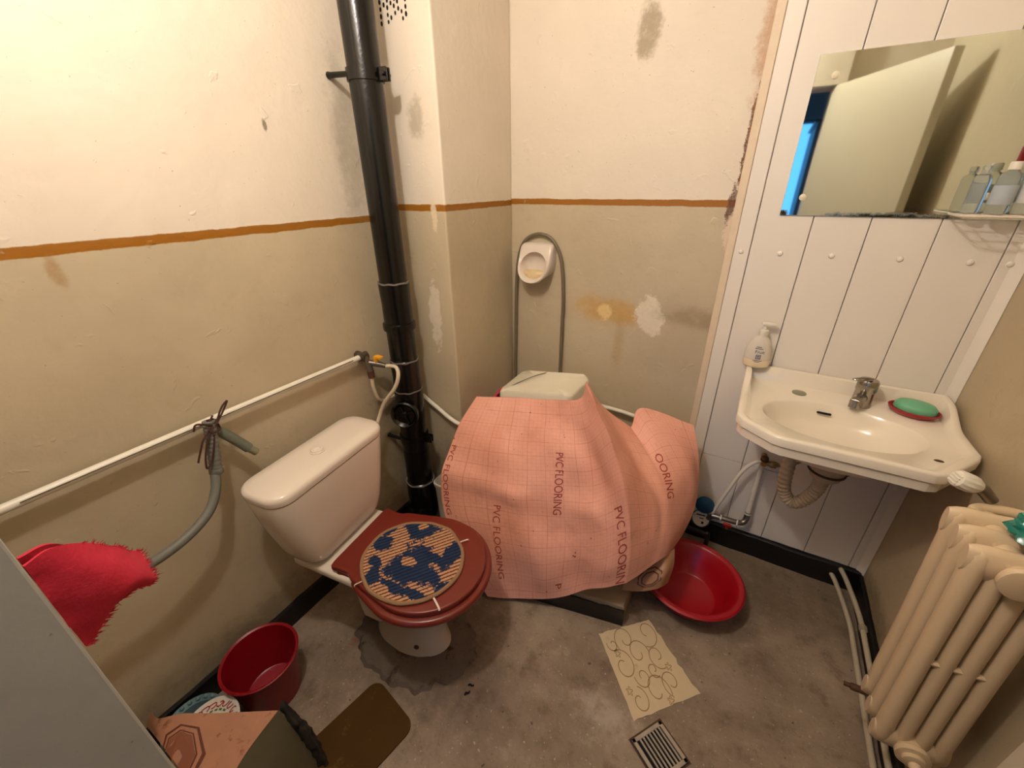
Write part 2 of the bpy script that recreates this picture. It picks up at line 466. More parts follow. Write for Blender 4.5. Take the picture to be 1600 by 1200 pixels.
# black painted skirtings, wavy upper edge
def skirting(name, a, b, nrm, h, t=0.012):
    a, b, nrm = Vector(a), Vector(b), Vector(nrm); n = max(4, int((b - a).length / 0.03)); bm = bmesh.new(); rings = []
    for i in range(n + 1):
        p = a.lerp(b, i / n); hh = h + 0.006 * mnoise.noise(p * 9) + 0.004 * mnoise.noise(p * 31); tt = t * (1 + 0.3 * mnoise.noise(p * 13))
        up = Vector((0, 0, 1))
        rings.append([p - nrm * 0.002, p + nrm * tt, p + nrm * tt + up * (hh - 0.005), p + nrm * (tt - 0.004) + up * hh, p - nrm * 0.002 + up * hh])
    add_rings(bm, rings); return struct(finish(bm, name, black_paint))
skirting('baseboard_left', (XL, 0.0, 0), (XL, YP, 0), (1, 0, 0), 0.092)
skirting('baseboard_back', (-0.15, YB - 0.012, 0), (XR, YB - 0.012, 0), (0, -1, 0), 0.105, 0.018)
skirting('baseboard_right', (XR, 0.35, 0), (XR, YB - 0.02, 0), (-1, 0, 0), 0.10)

# white PVC boards beside the plaster, each board a piece
pan = bpy.data.objects.new('wall_panelling', None); COL.objects.link(pan); struct(pan)
YF = 1.668
edges = [-0.033, 0.1215, 0.2655, 0.4215, 0.572, XR - 0.001]
for i, (a, b) in enumerate(zip(edges[:-1], edges[1:])):
    spans = [(0.106, CEIL - 0.01)] if i not in (0, 1) else [(0.106, 0.446), (0.448, CEIL - 0.01)]
    for z0, z1 in spans:
        box('board', (a + 0.0012, YF, z0), (b - 0.0012, YB - 0.001, z1), white_pvc, pan, bev=0.0016, seg=2)
# edge profile strips at the left end
box('edge_strip', (-0.108, YF + 0.004, 0.1), (-0.082, YB - 0.001, CEIL - 0.01), simple('yellowed_edge_strip', (224, 204, 176), 0.5, dirt=((140, 92, 54), 30, 0.66)), pan, bev=0.003)
box('edge_strip', (-0.081, YF - 0.002, 0.1), (-0.034, YB - 0.001, CEIL - 0.01), white_pvc, pan, bev=0.003)
# corner cove and nail caps
bm = bmesh.new()
add_rings(bm, [[Vector((XR - 0.001 - 0.03 * f, YF - 0.03 * g, z)) for f, g in ((0, 0), (0.75, 0), (0.45, 0.22), (0.22, 0.45), (0, 0.75))] for z in (0.1, CEIL - 0.01)])
finish(bm, 'corner_cove', white_pvc, pan)
for x in (-0.058, 0.057, 0.197, 0.363, 0.515, 0.594):
    lathe('nail_cap', [(0.0085, 0), (0.0082, 0.002), (0.006, 0.0045), (0.002, 0.0056)], white_pvc, pan, n=14, M=axis_M((x, YF, 1.278 + 0.012 * (x + .1)), (0, -1, 0)))

# ------------------------------------------------------------------ door leaf and the hall behind (seen in the mirror)
door_paint = simple('cream_gloss_door_paint', (206, 198, 178), 0.34, var=0.05, scale=4, bump=0.04, bscale=40)
hx, hy, fx, fy = 0.158, -0.045, 0.497, 0.655
L = math.hypot(fx - hx, fy - hy); ang = math.atan2(fy - hy, fx - hx)
Md = Matrix.Translation((hx, hy, 0)) @ Matrix.Rotation(ang, 4, 'Z')
dr = struct(box('door_1', (0, -0.038, 0.01), (L, 0, DH - 0.003), door_paint, None, bev=0.002, M=Md))
bm = bmesh.new(); Mh = Md @ Matrix.Translation((L - 0.06, 0, 1.0))
add_tube(bm, [Mh @ Vector((0, -0.0, 0)), Mh @ Vector((0, 0.03, 0)), Mh @ Vector((-0.02, 0.036, 0)), Mh @ Vector((-0.08, 0.036, 0))], 0.007, 10)
finish(bm, 'door_handle', steel, dr)
hall_wall = simple('hall_grey_blue_paint', (150, 152, 150), 0.7)
hall_floor = simple('hall_floor_boards', (98, 70, 48), 0.5)
HX0, HX1, HY = -1.6, 1.3, -3.0
struct(box('wall_hall_left', (HX0 - 0.1, HY, 0), (HX0, -0.25, 2.55), hall_wall))
struct(box('wall_hall_right', (HX1, HY, 0), (HX1 + 0.1, -0.25, 2.55), hall_wall))
struct(box('floor_hall', (HX0 - 0.1, HY - 0.1, -0.06), (HX1 + 0.1, -0.25, 0.0), hall_floor))
struct(box('ceiling_hall', (HX0 - 0.1, HY - 0.1, 2.55), (HX1 + 0.1, -0.25, 2.61), hall_wall))
bm = bmesh.new()
WX0, WX1, WZ0, WZ1 = -1.0, 0.75, 0.75, 2.10
add_box(bm, (HX0 - 0.1, HY - 0.1, 0), (WX0, HY, 2.55)); add_box(bm, (WX1, HY - 0.1, 0), (HX1 + 0.1, HY, 2.55))
add_box(bm, (WX0, HY - 0.1, 0), (WX1, HY, WZ0)); add_box(bm, (WX0, HY - 0.1, WZ1), (WX1, HY, 2.55))
struct(finish(bm, 'wall_hall_window', hall_wall, None, smooth=False))
win = bpy.data.objects.new('window_1', None); COL.objects.link(win); struct(win)
wf = simple('dark_window_frame', (58, 52, 48), 0.5)
for a, b in (((WX0, WZ0), (WX0 + 0.05, WZ1)), ((WX1 - 0.05, WZ0), (WX1, WZ1)), ((WX0, WZ0), (WX1, WZ0 + 0.05)), ((WX0, WZ1 - 0.04), (WX1, WZ1)), ((-0.45, WZ0), (-0.40, WZ1))):
    box('window_frame', (a[0], HY - 0.08, a[1]), (b[0], HY - 0.03, b[1]), wf, win)
wardrobe = thing('wardrobe', 'dark brown wardrobe in the next room, seen in the mirror', 'wardrobe')
wood = simple('dark_brown_wood', (44, 31, 25), 0.45, var=0.3, scale=12)
box('body', (0.19, -2.6, 0), (0.80, -1.5, 1.93), wood, wardrobe, bev=0.004)
box('cornice', (0.165, -2.62, 1.93), (0.82, -1.48, 1.955), wood, wardrobe, bev=0.004)
box('door', (0.186, -2.58, 0.08), (0.19, -2.06, 1.9), wood, wardrobe); box('door', (0.186, -2.04, 0.08), (0.19, -1.52, 1.9), wood, wardrobe)

# ------------------------------------------------------------------ concrete step in the back corner
m_st = simple('rough_concrete', (150, 130, 104), 0.85, var=0.25, scale=14, bump=0.6, bscale=35, bdist=0.006, dirt=((66, 50, 34), 9, 0.62))
step = thing('concrete_platform', 'low concrete platform with black painted front under the pink sheeting', 'platform')
poly = [Vector(p + (0,)) for p in ((-0.155, 1.057), (-0.155, 1.672), (-0.965, 1.672), (-0.965, 0.895))]
bm = bmesh.new(); r0 = at_z(poly, 0); r1 = at_z(poly, 0.094); r2 = at_z(inset(poly, 0.006), 0.1)
add_rings(bm, [r0, r1, r2]); finish(bm, 'slab', m_st, step)
bm = bmesh.new()
d = (Vector((-0.965, 0.895, 0)) - Vector((-0.155, 1.057, 0))); dn = Vector((-d.y, d.x, 0)).normalized()
if dn.y > 0: dn = -dn
rings = []
for i in range(28):
    p = Vector((-0.152, 1.057, 0)) + d * (i / 27.0)
    h = 0.082 + 0.008 * mnoise.noise(p * 22)
    rings.append([p + dn * 0.001, p + dn * 0.007, p + dn * 0.006 + Vector((0, 0, h)), p + dn * 0.001 + Vector((0, 0, h))])
add_rings(bm, rings); finish(bm, 'black_front_band', black_paint, step)

# ------------------------------------------------------------------ black soil pipe in the corner
PX, PY = -1.145, 1.095
sp = thing('soil_pipe', 'black painted cast iron soil pipe running up the corner', 'pipe', (PX, PY, 0))
def pipe_seg(name, prof): return lathe(name, prof, black_iron, sp, n=36)
pipe_seg('upper_pipe', [(0.0505, 1.16), (0.0505, 1.8), (0.0505, CEIL)])
pipe_seg('socket', [(0.054, 1.015), (0.055, 1.03), (0.054, 1.10), (0.0565, 1.165), (0.0565, 1.178), (0.051, 1.182)])
pipe_seg('middle_pipe', [(0.0525, 0.86), (0.0525, 1.0), (0.061, 1.0), (0.062, 1.012), (0.061, 1.024), (0.054, 1.028)])
pipe_seg('inspection_body', [(0.056, 0.44), (0.055, 0.56), (0.057, 0.62), (0.058, 0.74), (0.054, 0.80), (0.056, 0.86), (0.0565, 0.872), (0.053, 0.876)])
pipe_seg('lower_pipe', [(0.064, 0.10), (0.064, 0.27), (0.058, 0.275), (0.057, 0.445)])
for z, r in ((1.178, 0.0575), (0.872, 0.0575), (0.742, 0.0588), (0.27, 0.0655)):
    bm = bmesh.new()
    add_rings(bm, [[Vector((rr * math.cos(2 * PI * k / 40), rr * math.sin(2 * PI * k / 40), z + dz + 0.0015 * math.sin(5 * k))) for k in range(40)] for rr, dz in ((r - 0.003, -0.0026), (r, -0.0026), (r, 0.0026), (r - 0.003, 0.0026))])
    finish(bm, 'sealant_ring', seal_grey, sp)
# inspection branch with round cap
dcap = Vector((0.42, -0.9, 0.10)).normalized(); oc = Vector((0, 0, 0.648))
capM = axis_M(oc, dcap)
cap = lathe('inspection_cap', [(0.046, 0.03), (0.046, 0.062), (0.056, 0.064), (0.057, 0.082), (0.051, 0.086), (0.047, 0.082), (0.040, 0.074), (0.014, 0.074), (0.012, 0.088), (0.002, 0.090)], black_iron, sp, n=32, M=capM)
bm = bmesh.new()
for a in (0.4, 0.4 + PI / 2):
    add_box(bm, (-0.040, -0.005, 0.072), (0.040, 0.005, 0.084), 0.001, 1, capM @ Matrix.Rotation(a, 4, 'Z'))
finish(bm, 'cap_rib', black_iron, cap)
def clamp(z, rr, name):
    c = lathe(name, [(rr, z - 0.016), (rr + 0.005, z - 0.016), (rr + 0.005, z + 0.016), (rr, z + 0.016)], black_iron, sp, n=36)
    bm = bmesh.new(); add_tube(bm, [Vector((-rr * .35, -0.045, z)), Vector((XL - PX + 0.012, -0.052, z + 0.003)), Vector((XL - PX - 0.002, -0.052, z + 0.003))], [0.0075, 0.008, 0.011], 10); finish(bm, 'wall_pin', black_iron, c)
    bm = bmesh.new(); Mx = Matrix.Rotation(0.25, 4, 'Z')
    add_box(bm, (rr, -0.012, z - 0.017), (rr + 0.028, -0.004, z + 0.017), 0.001, 1, Mx)
    add_box(bm, (rr, 0.004, z - 0.017), (rr + 0.028, 0.012, z + 0.017), 0.001, 1, Mx)
    add_tube(bm, [Mx @ Vector((rr + 0.018, -0.024, z)), Mx @ Vector((rr + 0.018, 0.022, z))], 0.006, 8)
    finish(bm, 'clamp_bolt', black_iron, c)
clamp(1.795, 0.0505, 'pipe_clamp'); clamp(0.505, 0.057, 'pipe_clamp')
bm = bmesh.new()
add_tube(bm, crom([(0, 0, 0.14), (0.0, 0, 0.09), (0.02, -0.05, 0.075), (0.06, -0.15, 0.08), (0.085, -0.25, 0.10)], 8), [0.066] * 33, 24)
finish(bm, 'floor_elbow', black_iron, sp)

# ------------------------------------------------------------------ water pipe along the left wall with valve and hoses
wpz = 0.92
wp = thing('water_pipe', 'white plastic water pipe fixed along the beige wall above the toilet', 'pipe')
tube('pipe', [(-1.212, 0.0, wpz - 0.0), (-1.212, 0.5, wpz + 0.002), (-1.212, 0.945, wpz)], 0.0105, white_plastic, wp, k=4)
bm = bmesh.new(); add_tube(bm, [(-1.2005, 0.05, wpz + 0.0035), (-1.2005, 0.9, wpz + 0.0045)], 0.0012, 6); finish(bm, 'printed_line', simple('dark_print', (90, 80, 66), 0.6), wp)
bm = bmesh.new()
add_tube(bm, [(-1.244, 0.955, wpz), (-1.195, 0.955, wpz - 0.004)], 0.016, 14)
add_tube(bm, [(-1.212, 0.935, wpz), (-1.212, 0.972, wpz)], 0.015, 14)
finish(bm, 'elbow_fitting', simple('dark_fitting', (70, 62, 50), 0.5), wp)
bm = bmesh.new()
add_tube(bm, [(-1.205, 0.958, wpz - 0.0), (-1.198, 0.962, wpz - 0.035), (-1.195, 0.963, wpz - 0.06)], 0.012, 14)
add_tube(bm, [(-1.198, 0.962, wpz - 0.026), (-1.178, 0.982, wpz - 0.034), (-1.150, 1.003, wpz - 0.046)], [0.011, 0.012, 0.009], 14)
tee = finish(bm, 'valve_body', steel, wp)
bm = bmesh.new(); add_box(bm, (-1.184, 0.974, wpz - 0.026), (-1.168, 0.990, wpz - 0.006), 0.003)
add_box(bm, (-1.184, 0.976, wpz - 0.012), (-1.150, 0.998, wpz - 0.002), 0.003); finish(bm, 'valve_handle', yellow_pl, tee)
bm = bmesh.new(); add_tube(bm, [(-1.195, 0.963, wpz - 0.06), (-1.194, 0.9635, wpz - 0.088)], 0.0125, 12); finish(bm, 'union_nut', rust, wp)
fh = thing('flexible_hose', 'cream flexible hose looping from the yellow handled valve to the cistern', 'hose')
tube('hose', [(-1.152, 1.001, wpz - 0.045), (-1.11, 1.012, wpz - 0.045), (-1.088, 1.0, wpz - 0.07), (-1.10, 0.985, wpz - 0.12), (-1.155, 0.968, wpz - 0.195), (-1.178, 0.945, wpz - 0.265), (-1.165, 0.89, wpz - 0.32), (-1.14, 0.84, wpz - 0.34)], 0.0075, cream_hose, fh)
fh2 = thing('flexible_hose', 'cream flexible hose curving from the rusty union nut behind the black pipe', 'hose')
tube('hose', [(-1.194, 0.9635, wpz - 0.085), (-1.195, 0.963, wpz - 0.13), (-1.198, 0.98, wpz - 0.19), (-1.212, 1.02, wpz - 0.22), (-1.224, 1.08, wpz - 0.23), (-1.226, 1.165, wpz - 0.24)], 0.0075, cream_hose, fh2)
bp_ = thing('water_pipe', 'white plastic water pipe running behind the pink sheeting to the pillar', 'pipe')
tube('pipe', [(-1.226, 1.175, 0.68), (-1.20, 1.20, 0.665), (-1.10, 1.20, 0.615), (-0.98, 1.195, 0.565), (-0.955, 1.25, 0.55), (-0.955, 1.58, 0.56), (-0.88, 1.640, 0.565), (-0.45, 1.640, 0.567), (-0.29, 1.640, 0.552), (-0.12, 1.645, 0.53), (-0.115, 1.679, 0.53)], 0.0095, white_plastic, bp_)

# grey drain hose tied to the pipe with a brown cord
gh = thing('drain_hose', 'grey washing machine drain hose tied to the white wall pipe', 'hose')
tube('hose', [(-1.18, 0.375, 0.79), (-1.165, 0.352, 0.74), (-1.15, 0.312, 0.70), (-1.14, 0.245, 0.675), (-1.13, 0.17, 0.672), (-1.12, 0.10, 0.69), (-1.11, 0.03, 0.72)], 0.0125, grey_hose, gh)
pts = crom([(-1.185, 0.405, 0.935), (-1.18, 0.392, 0.87), (-1.18, 0.377, 0.79)], 24); bm = bmesh.new()
add_tube(bm, pts, [0.0150 + 0.0009 * math.sin(i * 1.6) for i in range(len(pts))], 14); finish(bm, 'ribbed_cuff', grey_hose, gh)
lathe('end_ring', [(0.0165, 0), (0.0175, 0.002), (0.0175, 0.016), (0.0165, 0.018)], grey_hose, gh, n=20, M=axis_M((-1.181, 0.38, 0.80), (-0.05, -0.2, -0.95)))
tube('hose_end', [(-1.195, 0.408, 0.915), (-1.195, 0.425, 0.888), (-1.19, 0.455, 0.84), (-1.185, 0.475, 0.805)], [0.012] * 9 + [0.0145] * 16, simple('grey_green_hose', (104, 108, 94), 0.5), gh)
tube('hose_nozzle', [(-1.185, 0.475, 0.805), (-1.183, 0.49, 0.782)], 0.011, simple('pale_nozzle', (132, 128, 104), 0.5), gh, k=4)
tc = thing('tie_cord', 'dark brown cord knotted round the white pipe and grey hose', 'cord')
for ps in ([(-1.185, 0.418, 0.945), (-1.175, 0.40, 0.93), (-1.165, 0.395, 0.91), (-1.175, 0.42, 0.905), (-1.19, 0.42, 0.93), (-1.18, 0.40, 0.94)],
           [(-1.17, 0.405, 0.92), (-1.165, 0.385, 0.90), (-1.165, 0.365, 0.86), (-1.165, 0.355, 0.82), (-1.165, 0.367, 0.825), (-1.165, 0.385, 0.86), (-1.168, 0.40, 0.90)],
           [(-1.17, 0.40, 0.925), (-1.165, 0.372, 0.90), (-1.165, 0.352, 0.865), (-1.165, 0.342, 0.845)],
           [(-1.17, 0.41, 0.92), (-1.175, 0.44, 0.96), (-1.178, 0.46, 0.972), (-1.175, 0.44, 0.948), (-1.17, 0.415, 0.925)],
           [(-1.17, 0.405, 0.925), (-1.17, 0.372, 0.945), (-1.17, 0.36, 0.93)]):
    tube('cord_strand', ps, 0.0026, cord_brown, tc, n=8)

# ------------------------------------------------------------------ toilet
TO = thing('toilet', 'white ceramic toilet with tapered cistern and red-brown seat', 'toilet', (-1.075, 0.612, 0), math.radians(7))
secs = [(0.405, .20, .080), (0.408, .24, .105), (0.418, .285, .125), (0.44, .325, .142), (0.48, .355, .155), (0.56, .395, .160), (0.64, .428, .165), (0.705, .448, .169), (0.7115, .447, .168)]
bm = bmesh.new(); add_rings(bm, [rrect(d, w, min(d, w) * 0.33, z) for z, w, d in secs]); finish(bm, 'cistern', ceramic, TO, auto=60)
lid_prof = [(0.7155, .444, .164), (0.7165, .452, .172), (0.730, .456, .175), (0.740, .452, .171), (0.746, .436, .156), (0.749, .36, .09)]
bm = bmesh.new(); add_rings(bm, [rrect(d, w, min(d, w) * 0.33, z) for z, w, d in lid_prof]); cl = finish(bm, 'cistern_lid', ceramic, TO, auto=60)
lathe('flush_button', [(0.020, 0.748), (0.020, 0.752), (0.018, 0.756), (0.012, 0.757), (0.010, 0.754)], ceramic, TO, n=24)
lathe('flush_rim', [(0.023, 0.748), (0.0235, 0.7515), (0.0215, 0.7525)], ceramic, TO, n=24)
# bowl and pedestal
bm = bmesh.new(); R = []
for z, cx, a, b in ((0, .265, .155, .090), (0.015, .265, .150, .086), (0.08, .265, .135, .078), (0.16, .28, .135, .085), (0.23, .30, .155, .112), (0.30, .325, .185, .145), (0.355, .34, .20, .165), (0.383, .345, .203, .17), (0.386, .345, .19, .16)):
    R.append(ring_xy(cx, 0, z, a, b, 44))
add_rings(bm, R); bowl = finish(bm, 'bowl', ceramic, TO, auto=60)
bm = bmesh.new(); add_box(bm, (-0.06, -0.145, 0.372), (0.20, 0.145, 0.404), 0.01, 3); finish(bm, 'bowl_ledge', ceramic, TO)
bm = bmesh.new(); add_rings(bm, [rrect(0.11, 0.13, 0.03, z, cx=x) for z, x in ((0.10, 0.14), (0.25, 0.12), (0.375, 0.07))]); finish(bm, 'bowl_neck', ceramic, TO)
lathe('bolt_hole', [(0.009, 0), (0.009, 0.004), (0.005, 0.005)], rust, bowl, n=12, M=axis_M((0.330, -0.0695, 0.062), (0.35, -0.9, 0.1)))
# seat and lid outline
def seat_outline(r, back, wb):
    P = [(back, -wb), (back + .035, -wb - .002), (back + .07, -wb - .003), (0.20, -wb - (r - wb) * .32)]
    for a in range(-105, 106, 15): P.append((0.37 + r * 1.02 * math.cos(math.radians(a)), r * math.sin(math.radians(a))))
    P += [(0.20, wb + (r - wb) * .32), (back + .07, wb + .003), (back + .035, wb + .002), (back, wb), (back - .004, wb * .5), (back - .004, 0), (back - .004, -wb * .5)]
    return crom([Vector((x, y, 0)) for x, y in P], 4, True)
puck('seat_ring', seat_outline(0.202, 0.118, 0.132), 0.388, 0.413, 0.011, brown_lac, TO)
puck('seat_lid', seat_outline(0.184, 0.104, 0.134), 0.4135, 0.433, 0.006, brown_lac, TO)
for s in (-1, 1):
    bm = bmesh.new(); add_box(bm, (0.095, s * 0.085 - 0.02, 0.404), (0.12, s * 0.085 + 0.02, 0.416), 0.004); finish(bm, 'hinge_block', brown_lac, TO)

# cement collar around the foot
bm = bmesh.new(); cem = []
base = [(-0.805 + math.cos(a) * 0.235, 0.645 + math.sin(a) * 0.18, a) for a in [2 * PI * k / 120 for k in range(120)]]
r0, r1, r2 = [], [], []
for x, y, a in base:
    w = 1 + 0.16 * mnoise.noise(Vector((math.cos(a) * 2.2, math.sin(a) * 2.2, 3))) + 0.10 * mnoise.noise(Vector((math.cos(a) * 8, math.sin(a) * 8, 1)))
    def q(f, z): return Vector((-0.805 + math.cos(a) * 0.235 * w * f, 0.645 + math.sin(a) * 0.18 * w * f, z))
    r0.append(q(1, 0)); r1.append(q(0.94, 0.012 + 0.006 * mnoise.noise(Vector((x * 30, y * 30, 0))))); r2.append(q(0.6, 0.018 + 0.006 * mnoise.noise(Vector((x * 14, y * 14, 2)))))
add_rings(bm, [r0, r1, r2], True, False, True)
tag(finish(bm, 'cement_collar', simple('grey_cement', (102, 89, 76), 0.85, var=0.3, scale=18, bump=0.9, bscale=35, bdist=0.008, dirt=((58, 45, 35), 15, 0.52))),
    'rough grey cement collar around the toilet foot', 'cement')

# knitted mat on the lid, with elastic straps
m_rug = NT('blue_and_tan_knit')
p = m_rug.pos()
ribs = m_rug.new('ShaderNodeTexWave', wave_type='BANDS'); ribs.inputs['Scale'].default_value = 26; ribs.inputs['Distortion'].default_value = 1.2; ribs.inputs['Detail'].default_value = 2; ribs.inputs['Detail Scale'].default_value = 6
rotn = m_rug.new('ShaderNodeVectorRotate', rotation_type='Z_AXIS'); rotn.inputs['Angle'].default_value = math.radians(35); m_rug.link(p, rotn.inputs['Vector'])
m_rug.link(rotn.outputs[0], ribs.inputs['Vector'])
mask = None
for (cx, cy, rx, ry) in ((-.735, .610, .060, .075), (-.690, .600, .075, .032), (-.800, .745, .058, .052), (-.872, .630, .042, .028), (-.805, .520, .034, .045), (-.645, .705, .026, .062), (-.640, .535, .060, .018), (-.595, .590, .02, .03), (-.885, .69, .016, .04), (-.70, .665, .045, .016), (-.84, .565, .03, .016), (-.72, .525, .05, .014)):
    b = m_rug.blob((cx, cy, 0), (rx, ry, 0), 0.75, 42, 0.05)
    mask = b if mask is None else m_rug.math('MAXIMUM', mask, b)
for (cx, cy, rx, ry) in ((-.745, .616, .028, .017), (-.802, .750, .018, .016)):
    mask = m_rug.math('MULTIPLY', mask, m_rug.math('SUBTRACT', 1.0, m_rug.blob((cx, cy, 0), (rx, ry, 0), 0.4, 50, 0.1)))
tan = m_rug.mix(m_rug.ramp(ribs.outputs['Fac'], 0.15, 0.5), lin((96, 56, 36)), lin((196, 148, 112)))
blu = m_rug.mix(m_rug.ramp(ribs.outputs['Fac'], 0.05, 0.5), lin((10, 18, 36)), lin((20, 46, 84)))
mask = m_rug.ramp(mask, 0.25, 0.5)
m_rug.col(m_rug.mix(mask, tan, blu)).set(0.95); m_rug.bump(ribs.outputs['Fac'], 0.8, 0.004)
rug_c = Vector((-0.742, 0.632, 0.4335))
rug = thing('toilet_lid_mat', 'round knitted blue and tan mat tied on the toilet lid', 'mat', rug_c)
out = [Vector(((0.160 + 0.006 * mnoise.noise(Vector((math.cos(a) * 2, math.sin(a) * 2, 0)))) * math.cos(a), (0.150 + 0.006 * mnoise.noise(Vector((math.cos(a) * 3, math.sin(a) * 3, 5)))) * math.sin(a), 0)) for a in [2 * PI * k / 72 for k in range(72)]]
puck('knit_body', out, 0.0, 0.009, 0.004, m_rug.m, rug)
hem_m = simple('tan_hem_yarn', (150, 116, 84), 0.95, var=0.3, scale=160, bump=0.6, bscale=200)
bm = bmesh.new(); rim = [v + Vector((0, 0, 0.006)) for v in out]
vr = frame_rings(rim + rim[:1], 0.0062, 8)[:-1]
V = [[bm.verts.new(q) for q in r] for r in vr]
for i in range(72):
    for k in range(8): bm.faces.new((V[i][k], V[i][(k + 1) % 8], V[(i + 1) % 72][(k + 1) % 8], V[(i + 1) % 72][k]))
finish(bm, 'hem', hem_m, rug)
for a, ln, w in ((-28, .046, .0032), (57, .035, .0022), (-118, .03, .0016)):
    ca, sa = math.cos(math.radians(a)), math.sin(math.radians(a))
    tube('elastic_strap', [(0.15 * ca, 0.142 * sa, 0.005), ((0.16 + ln * .5) * ca, (0.15 + ln * .5) * sa, 0.0035), ((0.158 + ln * .9) * ca, (0.148 + ln * .9) * sa, 0.003), ((0.158 + ln) * ca, (0.148 + ln) * sa, -0.002)], w, white_elastic, rug, n=8)

# ------------------------------------------------------------------ things under the pink sheeting
cb = thing('covered_crate', 'off-white crate cover with a grey seam showing behind the pink sheeting', 'crate')
cover = simple('off_white_oilcloth', (232, 224, 202), 0.5, var=0.08, scale=8, bump=0.25, bscale=18, bdist=0.006, dirt=((160, 140, 104), 12, 0.66))
bm = bmesh.new(); rings = []
for z, k in ((0.102, 1.0), (0.40, 0.99), (0.62, 0.985), (0.692, 0.97), (0.703, 0.93), (0.708, 0.4)):
    ring = []
    for p in rrect(0.34, 0.24, 0.03, z, 8, -0.68, 1.43):
        q = Vector((-0.68 + (p.x + 0.68) * k, 1.43 + (p.y - 1.43) * k, z))
        if z > .5: q.z += 0.16 * (q.x + 0.86) + 0.02 * mnoise.noise(q * 11) - 0.03 * max(0, (q.x + 0.56)) * 6
        ring.append(q)
    rings.append(ring)
add_rings(bm, rings); finish(bm, 'cover', cover, cb, auto=60)
tube('seam', [(-0.72, 1.535, 0.728), (-0.745, 1.46, 0.735), (-0.80, 1.38, 0.716), (-0.85, 1.32, 0.685)], 0.0022, grey_hose, cb, n=8)
pink_m = simple('hot_pink_plastic', (206, 44, 84), 0.35)
pb = thing('pink_lid', 'hot pink plastic lid edge squeezed beside the off-white crate', 'lid', (-0.895, 1.42, 0.545))
Mp = Matrix.Rotation(math.radians(90), 4, 'Y')
lathe('lid_disc', [(0.02, -0.002), (0.10, -0.002), (0.112, 0.004), (0.118, 0.014), (0.121, 0.015), (0.116, 0.002), (0.104, -0.006), (0.02, -0.006)], pink_m, pb, n=48, M=Mp)
wu = thing('enamel_tub', 'chipped white tub poking out left of the pink sheeting', 'tub', (-1.016, 1.135, 0.0))
bm = bmesh.new(); add_rings(bm, [rrect(w, d, 0.03, z, 6) for z, w, d in ((0, .07, .10), (0.1, .075, .11), (0.27, .08, .12), (0.28, .088, .128), (0.295, .088, .128), (0.30, .08, .12), (0.28, .07, .11), (0.05, .06, .09))]); finish(bm, 'tub', simple('chipped_enamel', (206, 200, 186), 0.35, dirt=((110, 98, 78), 16, 0.62)), wu)
stand = thing('metal_stand', 'black metal tube stand half hidden behind the red basin', 'stand')
tube('top_rail', [(-0.13, 1.47, 0.20), (0.03, 1.50, 0.168), (0.052, 1.505, 0.165), (0.062, 1.507, 0.15), (0.062, 1.507, 0.0)], 0.009, black_metal, stand, k=6)
tube('top_rail', [(-0.135, 1.47, 0.0), (-0.135, 1.47, 0.18), (-0.13, 1.47, 0.195), (-0.12, 1.472, 0.199)], 0.009, black_metal, stand, k=6)

# ------------------------------------------------------------------ pink PVC sheeting with print
m_pv = NT('pink_pvc_sheet')
uvn = m_pv.new('ShaderNodeUVMap'); 
def gridmask(scale_u, scale_v, w):
    s = m_pv.new('ShaderNodeSeparateXYZ'); m_pv.link(uvn.outputs[0], s.inputs[0])
    o = None
    for k, sc in ((0, scale_u), (1, scale_v)):
        fr = m_pv.math('FRACT', m_pv.math('MULTIPLY', s.outputs[k], sc))
        a = m_pv.math('LESS_THAN', fr, w)
        o = a if o is None else m_pv.math('MAXIMUM', o, a)
    return o
g1 = gridmask(2.7, 2.7, 0.03); g2 = gridmask(10.8, 10.8, 0.10)
base = m_pv.mix(m_pv.ramp(m_pv.noise(4, 5), 0.3, 0.7), lin((226, 158, 134)), lin((238, 174, 151)))
base = m_pv.mix(m_pv.math('MULTIPLY', m_pv.ramp(m_pv.noise(7, 6, 0.7), 0.54, 0.74), 0.5), base, lin((198, 136, 114)))
base = m_pv.mix(m_pv.math('MULTIPLY', g2, 0.22), base, lin((190, 104, 84)))
base = m_pv.mix(m_pv.math('MULTIPLY', g1, m_pv.ramp(m_pv.noise(9, 4), 0.35, 0.6, 0.15, 0.7)), base, lin((190, 110, 88)))
base = m_pv.mix(m_pv.ramp(m_pv.noise(48, 2, 0.5), 0.745, 0.765), base, lin((120, 66, 46)))
m_pv.col(base).set(0.55); m_pv.bump(m_pv.math('ADD', m_pv.noise(9, 4, 0.5), m_pv.math('MULTIPLY', m_pv.noise(60, 3), 0.1)), 0.5, 0.012)
